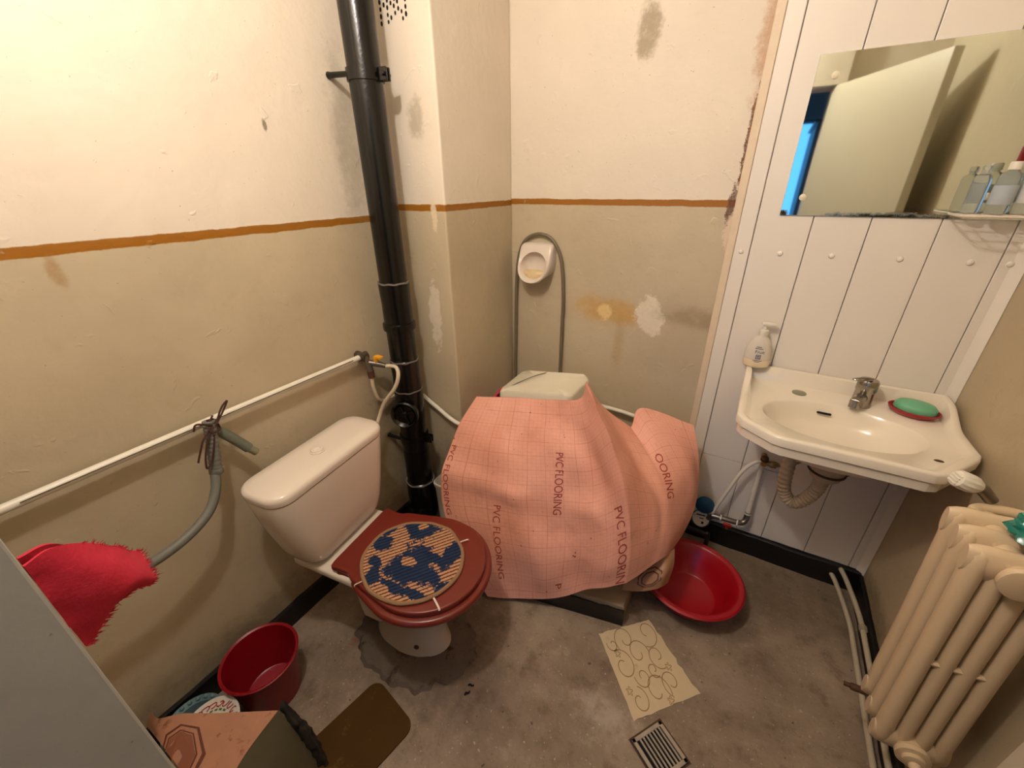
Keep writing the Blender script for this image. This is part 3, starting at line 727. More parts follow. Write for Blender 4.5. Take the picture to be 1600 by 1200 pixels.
PVC = [
 [(-0.887,1.220,0.707),(-0.920,1.120,0.596),(-0.937,1.040,0.465),(-0.917,0.980,0.300),(-0.816,0.930,0.145),(-0.648,0.890,0.022)],
 [(-0.736,1.250,0.729),(-0.708,1.150,0.616),(-0.671,1.060,0.506),(-0.644,1.010,0.367),(-0.585,0.955,0.214),(-0.541,0.925,0.033)],
 [(-0.568,1.250,0.764),(-0.522,1.160,0.656),(-0.480,1.090,0.545),(-0.444,1.040,0.405),(-0.413,0.985,0.266),(-0.405,0.965,0.082)],
 [(-0.447,1.230,0.808),(-0.388,1.160,0.699),(-0.337,1.110,0.587),(-0.297,1.060,0.459),(-0.270,1.010,0.339),(-0.272,0.985,0.192)],
 [(-0.422,1.220,0.884),(-0.323,1.140,0.794),(-0.255,1.100,0.686),(-0.198,1.070,0.553),(-0.166,1.040,0.426),(-0.157,1.020,0.266)],
 [(-0.377,1.330,0.733),(-0.279,1.270,0.643),(-0.198,1.210,0.580),(-0.139,1.160,0.508),(-0.113,1.110,0.418),(-0.111,1.080,0.296)],
 [(-0.292,1.410,0.639),(-0.207,1.350,0.591),(-0.134,1.280,0.543),(-0.091,1.220,0.482),(-0.080,1.160,0.405),(-0.083,1.115,0.318)],
 [(-0.269,1.460,0.707),(-0.154,1.410,0.616),(-0.074,1.350,0.532),(-0.046,1.290,0.446),(-0.049,1.220,0.382),(-0.065,1.150,0.318)],
 [(-0.083,1.520,0.651),(-0.051,1.480,0.579),(-0.022,1.430,0.496),(-0.008,1.360,0.407),(-0.024,1.290,0.338),(-0.052,1.200,0.279)],
]
pv = thing('pvc_sheeting', 'large salmon pink sheet printed PVC FLOORING draped over the corner', 'plastic sheet')
PP = Patch(PVC, creases=(4, 6), wrinkle=0.008, wscale=6)
PP.relief = ((0.1, 2.15, 1.25, 2.55, 0.28, 0.012), (1.25, 2.55, 1.75, 4.4, 0.30, 0.011), (0.9, 1.3, 0.9, 1.3, 0.55, 0.012), (2.1, 1.9, 2.4, 2.2, 0.45, -0.016), (2.9, 1.1, 3.3, 2.3, 0.30, -0.015), (2.75, 2.75, 3.0, 2.9, 0.25, 0.011),
             (1.9, 0.45, 2.6, 0.7, 0.35, -0.010), (2.3, 3.4, 2.8, 4.9, 0.35, -0.012), (3.25, 3.2, 3.5, 4.4, 0.28, 0.008), (0.3, 3.6, 0.9, 4.6, 0.4, -0.012), (5.2, 1.4, 5.8, 3.6, 0.35, -0.008), (7.4, 1.2, 7.6, 2.6, 0.3, 0.008))
PP.build('sheet', m_pv.m, pv, 128, 84, 0.002)
m_ink = simple('red_brown_ink', (158, 62, 46), 0.6, var=0.2, scale=60)
def sheet_text(txt, u0, v0, u1, v1, hgt, patch, mat, parent, off=0.0012):
    """text running from (u0,v0) to (u1,v1) in sheet coordinates, letters hgt wide in u"""
    bm = text_mesh(txt, 1.0)
    w = max(v.co.x for v in bm.verts)
    bmesh.ops.triangulate(bm, faces=bm.faces)
    bmesh.ops.subdivide_edges(bm, edges=[e for e in bm.edges if e.calc_length() > 0.25], cuts=1)
    bmesh.ops.triangulate(bm, faces=bm.faces)
    for v in bm.verts:
        s = v.co.x / w; u = u0 + (u1 - u0) * s + v.co.y / 0.72 * hgt; vv = v0 + (v1 - v0) * s
        v.co = patch.at(u, vv, off)
    return finish(bm, 'print_lettering', mat, parent, smooth=False)
TXT = [('PVC FLOORING', 2.12, 1.35, 1.98, 2.92, 0.19), ('PVC FLOORING', 0.87, 2.82, 0.64, 4.57, 0.13), ('PVC FLOORIN', 3.60, 2.90, 3.72, 4.96, 0.25),
       ('PVC FLOORING', 0.03, 1.45, 0.05, 3.2, 0.09), ('OORING', 6.14, 1.2, 6.0, 2.75, 0.36), ('P', 2.08, 4.60, 2.08, 4.76, 0.15)]
for a in TXT: sheet_text(*a, PP, m_ink, pv)

# patterned linoleum remnant under its right corner
lino_m = simple('brown_patterned_linoleum', (176, 132, 98), 0.45, var=0.15, scale=12, dirt=((120, 76, 50), 14, 0.62))
lino_ink = simple('dark_brown_print', (104, 52, 34), 0.5)
lino_ink2 = simple('mid_brown_print', (140, 84, 62), 0.5)
l2 = thing('linoleum_remnant', 'patterned brown linoleum offcut curling under the right corner of the sheeting', 'linoleum')
LP = Patch([[(-0.185, 1.14, 0.21), (-0.18, 1.105, 0.17), (-0.178, 1.10, 0.125)], [(-0.13, 1.15, 0.25), (-0.115, 1.105, 0.21), (-0.115, 1.095, 0.165)], [(-0.07, 1.17, 0.30), (-0.055, 1.12, 0.26), (-0.06, 1.11, 0.20)], [(-0.04, 1.21, 0.31), (-0.03, 1.18, 0.26), (-0.035, 1.15, 0.20)]])
LP.build('sheet', lino_m, l2, 18, 10, 0.002)
bm = bmesh.new()
for k in (0.62, 0.42):
    ribbon(bm, [(1.35 + 1.0 * k * math.cos(a) * 1.0, 1.0 + 1.0 * k * math.sin(a)) for a in [PI / 8 + PI / 4 * i for i in range(8)]], 0.07, lambda x, y: LP.at(x, y, 0.0012), True)
finish(bm, 'octagon_print', lino_ink, l2, smooth=False)

# ------------------------------------------------------------------ soap holder and grey hose loop on the back wall
sh = thing('wall_soap_holder', 'small white ceramic wall holder with dried soap inside the hose loop', 'soap holder', (-0.838, YB, 1.19))
bm = bmesh.new(); N = 36
def dshape(w, h, zc, y, sq=0.5):
    out = []
    for i in range(N):
        a = 2 * PI * i / N; c_, s_ = math.cos(a), math.sin(a)
        e = 0.25 if s_ > 0 else 1.0
        out.append(Vector((w * math.copysign(abs(c_) ** (e if s_ > 0 else 0.9), c_), y, zc + h * math.copysign(abs(s_) ** (e if s_ > 0 else 0.9), s_))))
    return out
def circ_(r, zc, y, rz=None): return [Vector((r * math.cos(2 * PI * i / N), y, zc + (rz or r) * math.sin(2 * PI * i / N))) for i in range(N)]
def tilt(ring, k): return [Vector((p.x, p.y - k * (0.075 - p.z) * 0.5, p.z)) for p in ring]
add_rings(bm, [dshape(.080, .078, 0.0, -0.0), dshape(.080, .078, 0, -0.012), tilt(dshape(.078, .078, -.002, -0.022), .5), tilt(dshape(.076, .079, -.006, -0.03), .8), tilt(dshape(.070, .074, -.006, -0.034), .85), tilt(circ_(.062, -.014, -0.031, .056), .82), tilt(circ_(.058, -.015, -0.020, .052), .6), tilt(circ_(.050, -.016, -0.012, .044), .3), tilt(circ_(.025, -.018, -0.008), .1)])
finish(bm, 'holder', ceramic, sh, auto=50)
lathe('dried_soap', [(0.046, -0.014), (0.054, 0.004), (0.046, 0.016), (0.02, 0.020)], simple('dried_soap', (226, 202, 158), 0.7, bump=0.9, bscale=60, bdist=0.006), sh, n=24, M=Matrix.Translation((0, -0.047, -0.052)) @ Matrix.Diagonal((1, 0.55, 1, 1)))
hl = thing('shower_hose', 'long thin grey hose looped over the wall soap holder', 'hose')
tube('hose', [(-0.962, 1.667, 0.45), (-0.96, 1.667, 0.64), (-0.955, 1.667, 0.85), (-0.948, 1.662, 1.05), (-0.935, 1.664, 1.20), (-0.90, 1.664, 1.275), (-0.835, 1.664, 1.302), (-0.77, 1.664, 1.28), (-0.728, 1.664, 1.20), (-0.712, 1.664, 1.05), (-0.710, 1.662, 0.90), (-0.712, 1.666, 0.72), (-0.715, 1.667, 0.50)], 0.0075, simple('grey_pvc_hose', (116, 104, 84), 0.4), hl)

# ------------------------------------------------------------------ mirror, wire shelf and bottles
m_mi = NT('aged_mirror_silver')
edge = m_mi.blob((0.30, 0, 1.392), (0.15, 0, 0.016), 0.5, 40, 0.4)
e2 = m_mi.blob((0.033, 0, 1.40), (0.014, 0, 0.014), 0.4, 50, 0.3)
ed = m_mi.math('MAXIMUM', edge, e2)
m_mi.col(m_mi.mix(ed, lin((220, 226, 216)), lin((40, 42, 30)))).set(0.03, 1.0)
m_mi.link(m_mi.ramp(ed, 0, 1, 0.03, 0.6), m_mi.b.inputs['Roughness'])
mir = thing('wall_mirror', 'frameless rectangular mirror screwed to the white boards above the sink', 'mirror')
box('glass', (0.028, YF - 0.006, 1.398), (0.605, YF - 0.001, 1.810), m_mi.m, mir, bev=0.0006, seg=1)
for x, z in ((0.075, 1.759), (0.077, 1.45), (0.487, 1.454), (0.485, 1.762)):
    lathe('screw_cap', [(0.0095, 0), (0.0095, 0.003), (0.007, 0.005), (0.002, 0.006)], simple('cream_cap', (232, 222, 192), 0.35), mir, n=18, M=axis_M((x, YF - 0.006, z), (0, -1, 0)))
wire = simple('white_coated_wire', (216, 206, 190), 0.4)
shelf = thing('wire_shelf', 'small white wire shelf at the lower right of the mirror', 'shelf')
zs = 1.412
tube('rim_wire', [(0.425, 1.660, zs), (0.42, 1.62, zs), (0.422, 1.55, zs), (0.44, 1.53, zs), (0.55, 1.53, zs), (0.61, 1.535, zs)], 0.0028, wire, shelf, n=8)
for y in (1.56, 1.595, 1.63): tube('cross_wire', [(0.422, y, zs), (0.61, y, zs)], 0.002, wire, shelf, k=2, n=6)
for x in (0.45, 0.50, 0.55, 0.595): tube('cross_wire', [(x, 1.532, zs - .002), (x, 1.655, zs - .002)], 0.002, wire, shelf, k=2, n=6)
clear = simple('clear_plastic', (238, 242, 240), 0.10, var=0.03, Transmission_Weight=0.85, IOR=1.12)
def bottle(label, x, y, r, h, capm, capr, caph, lab=None, body=clear):
    b = thing('toiletry_bottle', label, 'bottle', (x, y, zs + 0.004), group='bottles on the wire shelf')
    lathe('body', [(r * .9, 0), (r, 0.006), (r, h * .78), (r * .8, h * .88), (capr * .8, h * .93), (capr * .8, h)], body, b, n=24)
    lathe('cap', [(capr, h * .95), (capr, h * .95 + caph), (capr * .85, h * .95 + caph + .003)], capm, b, n=20)
    if lab: lathe('label_band', [(r + .0005, h * .2), (r + .0008, h * .22), (r + .0008, h * .6), (r + .0005, h * .62)], lab, b, n=24, cap0=False, cap1=False)
bottle('slim clear bottle at the left end of the wire shelf', 0.452, 1.618, 0.018, 0.10, clear, 0.009, 0.012, None)
bottle('clear bottle with blue label in the middle of the wire shelf', 0.497, 1.605, 0.022, 0.105, white_plastic, 0.012, 0.015, simple('blue_grey_label', (176, 184, 190), 0.5))
bottle('bottle with a red cap at the right end of the wire shelf', 0.548, 1.61, 0.023, 0.125, red_plastic, 0.021, 0.035, simple('white_label', (206, 206, 200), 0.5))

# ------------------------------------------------------------------ wash basin
sk = thing('wash_basin', 'cream ceramic wall sink with cut corners under the mirror', 'sink')
OUT = [(0.045, 1.664), (0.043, 1.30), (0.060, 1.272), (0.142, 1.212), (0.165, 1.206), (0.49, 1.206), (0.515, 1.218), (0.600, 1.335), (0.610, 1.362), (0.606, 1.50), (0.604, 1.664)]
bc = Vector((0.315, 1.405, 0)); AE, BE = 0.205, 0.135
def out_at(ang):
    d = Vector((math.cos(ang), math.sin(ang), 0)); best = None
    n = len(OUT)
    for i in range(n):
        a = Vector(OUT[i] + (0,)); b = Vector(OUT[(i + 1) % n] + (0,)); e = b - a
        den = d.x * e.y - d.y * e.x
        if abs(den) < 1e-9: continue
        w = a - bc; t = (w.x * e.y - w.y * e.x) / den; s = (w.x * d.y - w.y * d.x) / den
        if t > 0 and -1e-6 <= s <= 1 + 1e-6 and (best is None or t < best): best = t
    return bc + d * best
angs = sorted(set([2 * PI * k / 120 for k in range(120)] + [math.atan2(y - bc.y, x - bc.x) % (2 * PI) for x, y in OUT]))
OL = [out_at(a) for a in angs]
def rimz(p): 
    t = max(0, min(1, (p.y - 1.47) / 0.14)); return 0.852 + 0.038 * t * t * (3 - 2 * t)
def ringo(ins, dz, flat=None):
    q = []
    for p in OL:
        d = (bc - p); L_ = d.length; c_ = p + d / L_ * min(ins, L_ * .5); c_.z = (rimz(p) + dz) if flat is None else flat; q.append(c_)
    return q
def ell(k, z, cy=0.0): return [Vector((bc.x + AE * k * math.cos(a), bc.y + cy + BE * k * math.sin(a), z)) for a in angs]
def ellx(k, z):   # bowl outline along the same rays
    q = []
    for a in angs:
        r = 1 / math.sqrt((math.cos(a) / AE) ** 2 + (math.sin(a) / BE) ** 2)
        q.append(Vector((bc.x + r * k * math.cos(a), bc.y + r * k * math.sin(a), z)))
    return q
bm = bmesh.new()
add_rings(bm, [ellx(0.15, 0.70), ellx(0.5, 0.705), ellx(0.9, 0.74), ellx(1.08, 0.785), ringo(0.022, 0, 0.79), ringo(0.010, 0, 0.792), ringo(0.008, 0, 0.818), ringo(0.013, 0, 0.821), ringo(0.001, 0, 0.824), ringo(0.0, -0.006), ringo(0.003, -0.001), ringo(0.007, 0.0), ringo(0.018, 0.0), ringo(0.024, -0.003), ringo(0.034, 0, 0.842), ringo(0.040, 0, 0.840),
    ellx(1.0, 0.8385), ellx(0.97, 0.834), ellx(0.92, 0.815), ellx(0.84, 0.785), ellx(0.7, 0.762), ellx(0.45, 0.752), ellx(0.12, 0.748)])
finish(bm, 'basin', sink_ceramic, sk, auto=48)
box('overflow_slot', (0.272, 1.511, 0.808), (0.312, 1.519, 0.815), dark_hole, sk, bev=0.003)
lathe('hole_cover', [(0.0215, 0.0), (0.021, 0.003), (0.012, 0.006), (0.002, 0.007)], simple('grey_green_cover', (150, 148, 126), 0.3, 0.4), sk, c=(0.218, 1.578, 0.8395), n=24)
lathe('chip', [(0.009, 0), (0.007, 0.002), (0.002, 0.003)], rust, sk, M=Matrix.Translation((0.515, 1.302, 0.8405)) @ Matrix.Diagonal((1.2, .6, 1, 1)), n=12)
fa = thing('mixer_tap', 'short chrome mixer tap with loop lever on the sink', 'tap', (0.385, 1.578, 0.8385))
lathe('body', [(0.028, 0), (0.028, 0.006), (0.0265, 0.010), (0.0255, 0.05), (0.026, 0.052), (0.028, 0.056), (0.028, 0.083), (0.024, 0.09), (0.006, 0.092)], chrome, fa, n=30)
bm = bmesh.new(); add_tube(bm, [(0, 0, 0.028), (-0.012, -0.03, 0.034), (-0.026, -0.065, 0.035)], [0.016, 0.017, 0.0165], 18); add_tube(bm, [(-0.026, -0.055, 0.036), (-0.027, -0.060, 0.012)], 0.0145, 16); finish(bm, 'spout', chrome, fa)
tube('lever_loop', [(0.008, 0.005, 0.092), (-0.018, -0.008, 0.095), (-0.040, -0.030, 0.098), (-0.050, -0.045, 0.100), (-0.040, -0.050, 0.1), (-0.018, -0.035, 0.098), (0.004, -0.01, 0.093)], 0.0026, chrome, fa, n=8)
lathe('indicator', [(0.0035, 0), (0.003, 0.001)], dark_hole, fa, n=10, M=axis_M((-0.008, -0.0225, 0.07), (-0.3, -1, 0)))
sd = thing('soap_dish', 'red plastic soap dish on the right of the sink', 'soap dish', (0.512, 1.572, 0.841), math.radians(-12))
bm = bmesh.new(); add_rings(bm, [ring_xy(0, 0, z, a, b, 40) for z, a, b in ((0, .040, .026), (0.002, .046, .033), (0.014, .060, .046), (0.021, .063, .049), (0.0215, .060, .046), (0.014, .056, .042), (0.005, .04, .028))]); finish(bm, 'dish', red_plastic, sd)
so = tag(finish((lambda b: (add_rings(b, [[Vector((p.x, p.y, p.z)) for p in ring_xy(0, 0, z, a, b_, 40)] for z, a, b_ in ((0, .038, .022), (0.003, .045, .028), (0.013, .052, .035), (0.025, .051, .034), (0.034, .043, .027), (0.039, .022, .013))]), b)[1])(bmesh.new()), 'soap_bar', simple('mint_soap', (112, 182, 142), 0.4, var=0.08, Subsurface_Weight=0.1)), 'mint green oval soap bar in the red dish', 'soap')
so.location = (0.514, 1.575, 0.8465); so.rotation_euler = (0.06, 0.02, math.radians(-12))

# hand soap bottle on the left end of the ledge
hb = thing('soap_bottle', 'translucent pump soap bottle with blue lettering on the left sink edge', 'bottle', (0.070, 1.632, 0.8905), math.radians(4))
bm = bmesh.new()
add_rings(bm, [[Vector((p.x, p.y, z)) for p in ring_xy(0, 0, z, a, b, 32)] for z, a, b in ((0, .036, .021), (0.005, .041, .025), (0.03, .043, .027), (0.06, .040, .026), (0.09, .033, .024), (0.108, .022, .018), (0.118, .0135, .0135), (0.124, .013, .013))])
m_bt = simple('translucent_bottle', (238, 230, 214), 0.25, var=0.03, Transmission_Weight=0.25, IOR=1.2)
finish(bm, 'body', m_bt, hb)
bm = bmesh.new()
add_rings(bm, [[Vector((p.x, p.y, z)) for p in ring_xy(0, 0, z, a, b, 32)] for z, a, b in ((0.001, .0365, .0215), (0.006, .0418, .0258), (0.026, .0438, .0278), (0.03, .0437, .0277))], True, False, False)
finish(bm, 'soap_fill', simple('cream_liquid_soap', (234, 214, 178), 0.3), hb)
lathe('pump_collar', [(0.0145, 0.120), (0.0145, 0.136), (0.006, 0.138), (0.005, 0.156)], white_plastic, hb, n=20)
bm = bmesh.new(); add_box(bm, (-0.012, -0.010, 0.154), (0.034, 0.010, 0.165), 0.004); finish(bm, 'pump_head', white_plastic, hb)
m_bl = simple('blue_label_print', (52, 62, 110), 0.5)
def on_bottle(x, z):
    t = max(0, min(1, z / 0.124)); prof = [(0, .036, .021), (0.005, .041, .025), (0.03, .043, .027), (0.06, .040, .026), (0.09, .033, .024), (0.108, .022, .018)]
    a, b = .04, .026
    for (z0, a0, b0), (z1, a1, b1) in zip(prof[:-1], prof[1:]):
        if z0 <= z <= z1: k = (z - z0) / (z1 - z0); a, b = a0 + (a1 - a0) * k, b0 + (b1 - b0) * k
    u = max(-0.98, min(0.98, x / a)); return Vector((x, -b * math.sqrt(1 - u * u) - 0.0012, z))
bmt = text_mesh('Fruit', 0.016, 'CENTER')
for v in bmt.verts: v.co = on_bottle(v.co.x + 0.002, v.co.y + 0.057)
lb = finish(bmt, 'label_lettering', m_bl, hb, smooth=False)
bm = bmesh.new()
ribbon(bm, [(-.007, .036), (.007, .036), (.007, .051), (-.007, .051)], 0.0025, on_bottle, True)
for zz in (0.0405, 0.0465): ribbon(bm, [(-.005, zz), (0, zz), (.005, zz)], 0.003, on_bottle)
for zz, a, b in ((0.030, -.014, .014), (0.025, -.010, .008), (0.080, -.012, .004), (0.074, -.015, .010)): ribbon(bm, [(a, zz), (0, zz), (b, zz)], 0.0022, on_bottle)
finish(bm, 'label_mark', m_bl, hb, smooth=False)['kind'] = 'stuff'

# trap under the sink
tr = thing('sink_trap', 'grey corrugated drain trap hanging under the sink', 'drain trap')
lathe('cup', [(0.020, 0.0), (0.022, 0.003), (0.043, 0.022), (0.047, 0.035), (0.049, 0.05), (0.050, 0.078), (0.050, 0.09)], pale_hose, tr, c=(0.335, 1.43, 0.612), n=32)
lathe('cup_ring', [(0.0505, 0), (0.053, 0.001), (0.053, 0.006), (0.0505, 0.007)], simple('dark_seal', (60, 48, 34), 0.6), tr, c=(0.335, 1.43, 0.652), n=32)
pts = crom([(0.335, 1.43, 0.615), (0.328, 1.43, 0.57), (0.312, 1.432, 0.525), (0.283, 1.437, 0.492), (0.252, 1.445, 0.515), (0.240, 1.452, 0.57), (0.240, 1.47, 0.64), (0.243, 1.52, 0.69), (0.245, 1.60, 0.70), (0.245, 1.667, 0.70)], 20)
bm = bmesh.new(); add_tube(bm, pts, [0.0205 + 0.0016 * math.sin(i * 1.25) for i in range(len(pts))], 16); finish(bm, 'corrugated_pipe', pale_hose, tr, auto=80)
tube('overflow_pipe', [(0.365, 1.43, 0.648), (0.405, 1.455, 0.66), (0.43, 1.48, 0.70), (0.40, 1.505, 0.755)], 0.011, simple('dark_grey_pipe', (96, 80, 60), 0.5), tr)
box('wall_bracket', (0.352, 1.60, 0.565), (0.395, 1.667, 0.571), rust, tr)

# supply valve, pipe and hose
sv = thing('angle_valve', 'brass angle valve on the white boards under the sink', 'valve')
bm = bmesh.new(); add_tube(bm, [(0.186, 1.667, 0.512), (0.186, 1.60, 0.51)], 0.0105, 14); add_tube(bm, [(0.178, 1.615, 0.51), (0.216, 1.612, 0.512), (0.236, 1.61, 0.518)], [0.010, 0.012, 0.008], 12); finish(bm, 'body', brass, sv)
lathe('knob', [(0.013, 0), (0.014, 0.004), (0.013, 0.014), (0.008, 0.017)], rust, sv, n=14, M=axis_M((0.184, 1.606, 0.525), (0, -0.3, 1)))
lathe('union_nut', [(0.013, 0), (0.0135, 0.002), (0.0135, 0.018), (0.012, 0.02)], brass, sv, n=6, M=axis_M((0.208, 1.612, 0.511), (1, 0, 0.1)))
tube('tap_tail', [(0.236, 1.61, 0.518), (0.27, 1.60, 0.54), (0.33, 1.585, 0.62), (0.38, 1.58, 0.74)], 0.005, steel, sv, n=8)
hs = thing('supply_hose', 'thin white supply hose arching from the brass valve to the water meter', 'hose')
tube('hose', [(0.178, 1.615, 0.51), (0.155, 1.61, 0.50), (0.128, 1.605, 0.46), (0.108, 1.60, 0.40), (0.088, 1.60, 0.32), (0.070, 1.60, 0.25), (0.06, 1.60, 0.205)], 0.0075, white_plastic, hs)
rp = thing('riser_pipe', 'white riser pipe between the brass valve and the red handled stopcock', 'pipe')
tube('pipe', [(0.186, 1.643, 0.50), (0.187, 1.643, 0.4), (0.188, 1.63, 0.225)], 0.0095, white_plastic, rp, k=4)
sc_ = thing('stopcock', 'steel stopcock with a red handle by the blue water meter', 'valve')
tube('pipe_run', [(0.06, 1.60, 0.19), (0.10, 1.60, 0.193), (0.155, 1.605, 0.193), (0.178, 1.612, 0.196), (0.187, 1.622, 0.212), (0.188, 1.63, 0.24)], 0.0115, steel, sc_)
for x in (0.092, 0.155): lathe('white_seal', [(0.0125, 0), (0.0135, 0.001), (0.0135, 0.005), (0.0125, 0.006)], white_plastic, sc_, n=14, M=axis_M((x, 1.60, 0.193), (1, 0, 0)))
lathe('white_seal', [(0.0125, 0), (0.0135, 0.001), (0.0135, 0.005), (0.0125, 0.006)], white_plastic, sc_, n=14, M=axis_M((0.188, 1.629, 0.232), (0, .2, 1)))
bm = bmesh.new(); add_box(bm, (0.108, 1.575, 0.176), (0.142, 1.586, 0.190), 0.004); add_box(bm, (0.120, 1.578, 0.158), (0.130, 1.586, 0.182), 0.003); finish(bm, 'handle', red_handle, sc_)
wm = thing('water_meter', 'water meter with open blue lid beside the pink sheeting', 'meter', (0.022, 1.605, 0.15))
m_blue = simple('dark_blue_plastic', (14, 66, 92), 0.35)
Mm = axis_M((0, 0, 0), (0.1, -0.75, 0.66))
lathe('body', [(0.030, -0.045), (0.038, -0.04), (0.039, 0.0), (0.037, 0.004), (0.035, 0.004), (0.034, 0.001)], simple('dark_teal_body', (30, 48, 54), 0.4), wm, n=32, M=Mm)
dial = lathe('dial', [(0.034, 0.0015), (0.001, 0.002)], simple('dial_face', (196, 186, 176), 0.35), wm, n=32, M=Mm)
bm = bmesh.new()
for x0, x1, y0, y1 in ((-.020, .016, .012, .017), (-.006, .012, -.001, .003), (.004, .013, -.022, -.012), (-.028, -.024, .008, .011)): add_box(bm, (x0, y0, 0.002), (x1, y1, 0.0028), M=Mm)
finish(bm, 'counter_marks', dark_hole, dial)
lathe('lid', [(0.036, 0.0), (0.038, 0.002), (0.038, 0.008), (0.034, 0.010), (0.002, 0.011)], m_blue, wm, n=32, M=axis_M((0.003, -0.002, 0.083), (0.05, -0.95, 0.25)))
tube('meter_tail', [(0.02, 0.02, -0.01), (0.04, 0.0, 0.03), (0.045, -0.004, 0.04)], 0.011, steel, wm)
tube('inlet_pipe', [(-0.03, 0.02, -0.02), (-0.10, 0.03, -0.02)], 0.012, steel, wm, k=3)

# ------------------------------------------------------------------ radiator
rad_m = simple('cream_radiator_paint', (212, 188, 154), 0.34, var=0.07, scale=10, bump=0.12, bscale=30, bdist=0.003, dirt=((126, 82, 48), 26, 0.76))
RB = Vector((0.480, 0.0, 0.335))   # front column foot
lean = math.radians(-3.2)
RA = thing('radiator', 'cream painted cast iron column radiator leaning from the right wall', 'radiator', (0.52, 0.90, 0.335))
RA.rotation_euler = (0, lean, 0)
H = 0.60; cp = 0.031
colmesh = None
def header(z0, y, name, parent):
    bm = bmesh.new(); rings = []
    for x in [-0.064 + 0.128 * i / 12 for i in range(13)]:
        e = abs(x) / 0.064; hh = 0.036 * math.sqrt(max(0.0, 1 - (e * 0.80) ** 4)); ww = 0.019 * math.sqrt(max(0.02, 1 - (e * 0.9) ** 4))
        zc = z0 + 0.0375 + (0.004 if z0 > 0.1 else -0.004) * e
        rings.append([Vector((x, y + ww * math.cos(a), zc + hh * math.sin(a))) for a in [2 * PI * k / 16 for k in range(16)]])
    add_rings(bm, rings)
    add_tube(bm, [(0.0, y - 0.0265, z0 + 0.0375), (0.0, y + 0.0265, z0 + 0.0375)], 0.024, 18)
    return finish(bm, name, rad_m, parent, auto=60)
for si, y in enumerate((0.053, 0.0, -0.053)):
    sec = header(H - 0.075, y, 'section', RA)
    header(0.0, y, 'bottom_header', sec)
    tube('middle_link', [(-0.044, y - 0.009, 0.30), (0.0, y - 0.009, 0.305), (0.046, y - 0.009, 0.31)], 0.0065, rad_m, sec, k=3, n=8)
    for k in range(4):
        x = -0.0465 + cp * k
        if colmesh is None:
            bm = bmesh.new(); ys = []
            for t, r in ((0.012, .004), (0.015, .010), (0.022, .015), (0.04, .0172), (0.10, .0168), (0.30, .0162), (0.50, .0168), (0.56, .0175), (0.582, .015), (0.592, .009), (0.596, .002)):
                ys.append([Vector((r * 0.95 * math.cos(a), r * 1.16 * math.sin(a), t)) for a in [2 * PI * q / 16 for q in range(16)]])
            add_rings(bm, ys); co = finish(bm, 'column', rad_m, sec); colmesh = co.data
        else:
            co = bpy.data.objects.new('column', colmesh); COL.objects.link(co); co.parent = sec
        co.location = (x, y, 0)
lathe('end_plug', [(0.027, 0), (0.030, 0.004), (0.030, 0.014), (0.020, 0.016), (0.020, 0.024), (0.012, 0.026)], rad_m, RA, n=24, M=axis_M((0.0, -0.076, 0.0375), (0, -1, 0)))
lathe('end_plug', [(0.027, 0), (0.030, 0.004), (0.030, 0.014), (0.022, 0.016)], rad_m, RA, n=24, M=axis_M((0.0, -0.076, H - 0.0375), (0, -1, 0)))
tube('tail_pipe', [(0.0, -0.10, 0.035), (0.01, -0.135, 0.03), (0.02, -0.15, 0.0), (0.03, -0.15, -0.06)], 0.011, rad_m, RA)
tube('inlet_pipe', [(0.0, 0.075, H - 0.04), (0.0, 0.12, H - 0.04), (0.05, 0.135, H - 0.04), (0.11, 0.135, H - 0.045)], 0.011, rad_m, RA)
tube('wall_hook', [(0.06, 0.03, 0.45), (0.125, 0.03, 0.44)], 0.008, rust, RA, k=3)
tube('wall_hook', [(0.05, 0.03, 0.05), (0.095, 0.03, 0.05)], 0.008, rust, RA, k=3)
vk = thing('radiator_valve', 'white ribbed radiator valve knob below the sink corner', 'valve', (0.463, 1.03, 0.945))
Mk = axis_M((0, 0, 0), (-0.9, -0.28, 0.32))
bm = bmesh.new(); rr = []
for z, r in ((-0.02, .013), (-0.012, .0165), (0.0, .0185), (0.018, .0185), (0.024, .016), (0.026, .010)):
    rr.append([Mk @ Vector((r * (1 + (0.05 * math.cos(12 * a) if -0.015 < z < 0.02 else 0)) * math.cos(a), r * (1 + (0.05 * math.cos(12 * a) if -0.015 < z < 0.02 else 0)) * math.sin(a), z)) for a in [2 * PI * k / 48 for k in range(48)]])
add_rings(bm, rr); finish(bm, 'knob', white_plastic, vk)
bm = bmesh.new()
for k in range(4): add_box(bm, (-0.010, -0.011 + k * 0.006, 0.024), (0.010, -0.008 + k * 0.006, 0.0285), 0.0006, 1, Mk)
finish(bm, 'grip_ridge', white_plastic, vk)
bm = bmesh.new(); add_tube(bm, [Mk @ Vector((0, 0, -0.01)), Vector((0.03, 0.012, -0.015)), Vector((0.05, 0.012, -0.035))], [0.010, .012, .011], 14); finish(bm, 'stem', steel, vk)
lv = thing('radiator_outlet', 'rusty pipe stub at the foot of the radiator', 'pipe')
tube('stub', [(0.445, 1.005, 0.268), (0.47, 1.0, 0.275), (0.50, 0.985, 0.30), (0.525, 0.975, 0.345), (0.522, 0.962, 0.37)], [0.006] * 5 + [0.009] * 28, rust, lv)
bag = thing('plastic_bag', 'crumpled turquoise plastic bag on top of the radiator', 'bag', (0.515, 0.885, 0.94))
bm = bmesh.new(); bmesh.ops.create_icosphere(bm, subdivisions=4, radius=1.0)
for v in bm.verts:
    q = v.co.copy(); f = 1 + 0.35 * mnoise.noise(q * 2.2) + 0.25 * abs(mnoise.noise(q * 5.0)) - 0.12 * abs(mnoise.noise(q * 11))
    v.co = Vector((q.x * 0.034 * f, q.y * 0.045 * f, max(-0.012, q.z * 0.024 * f) + 0.016))
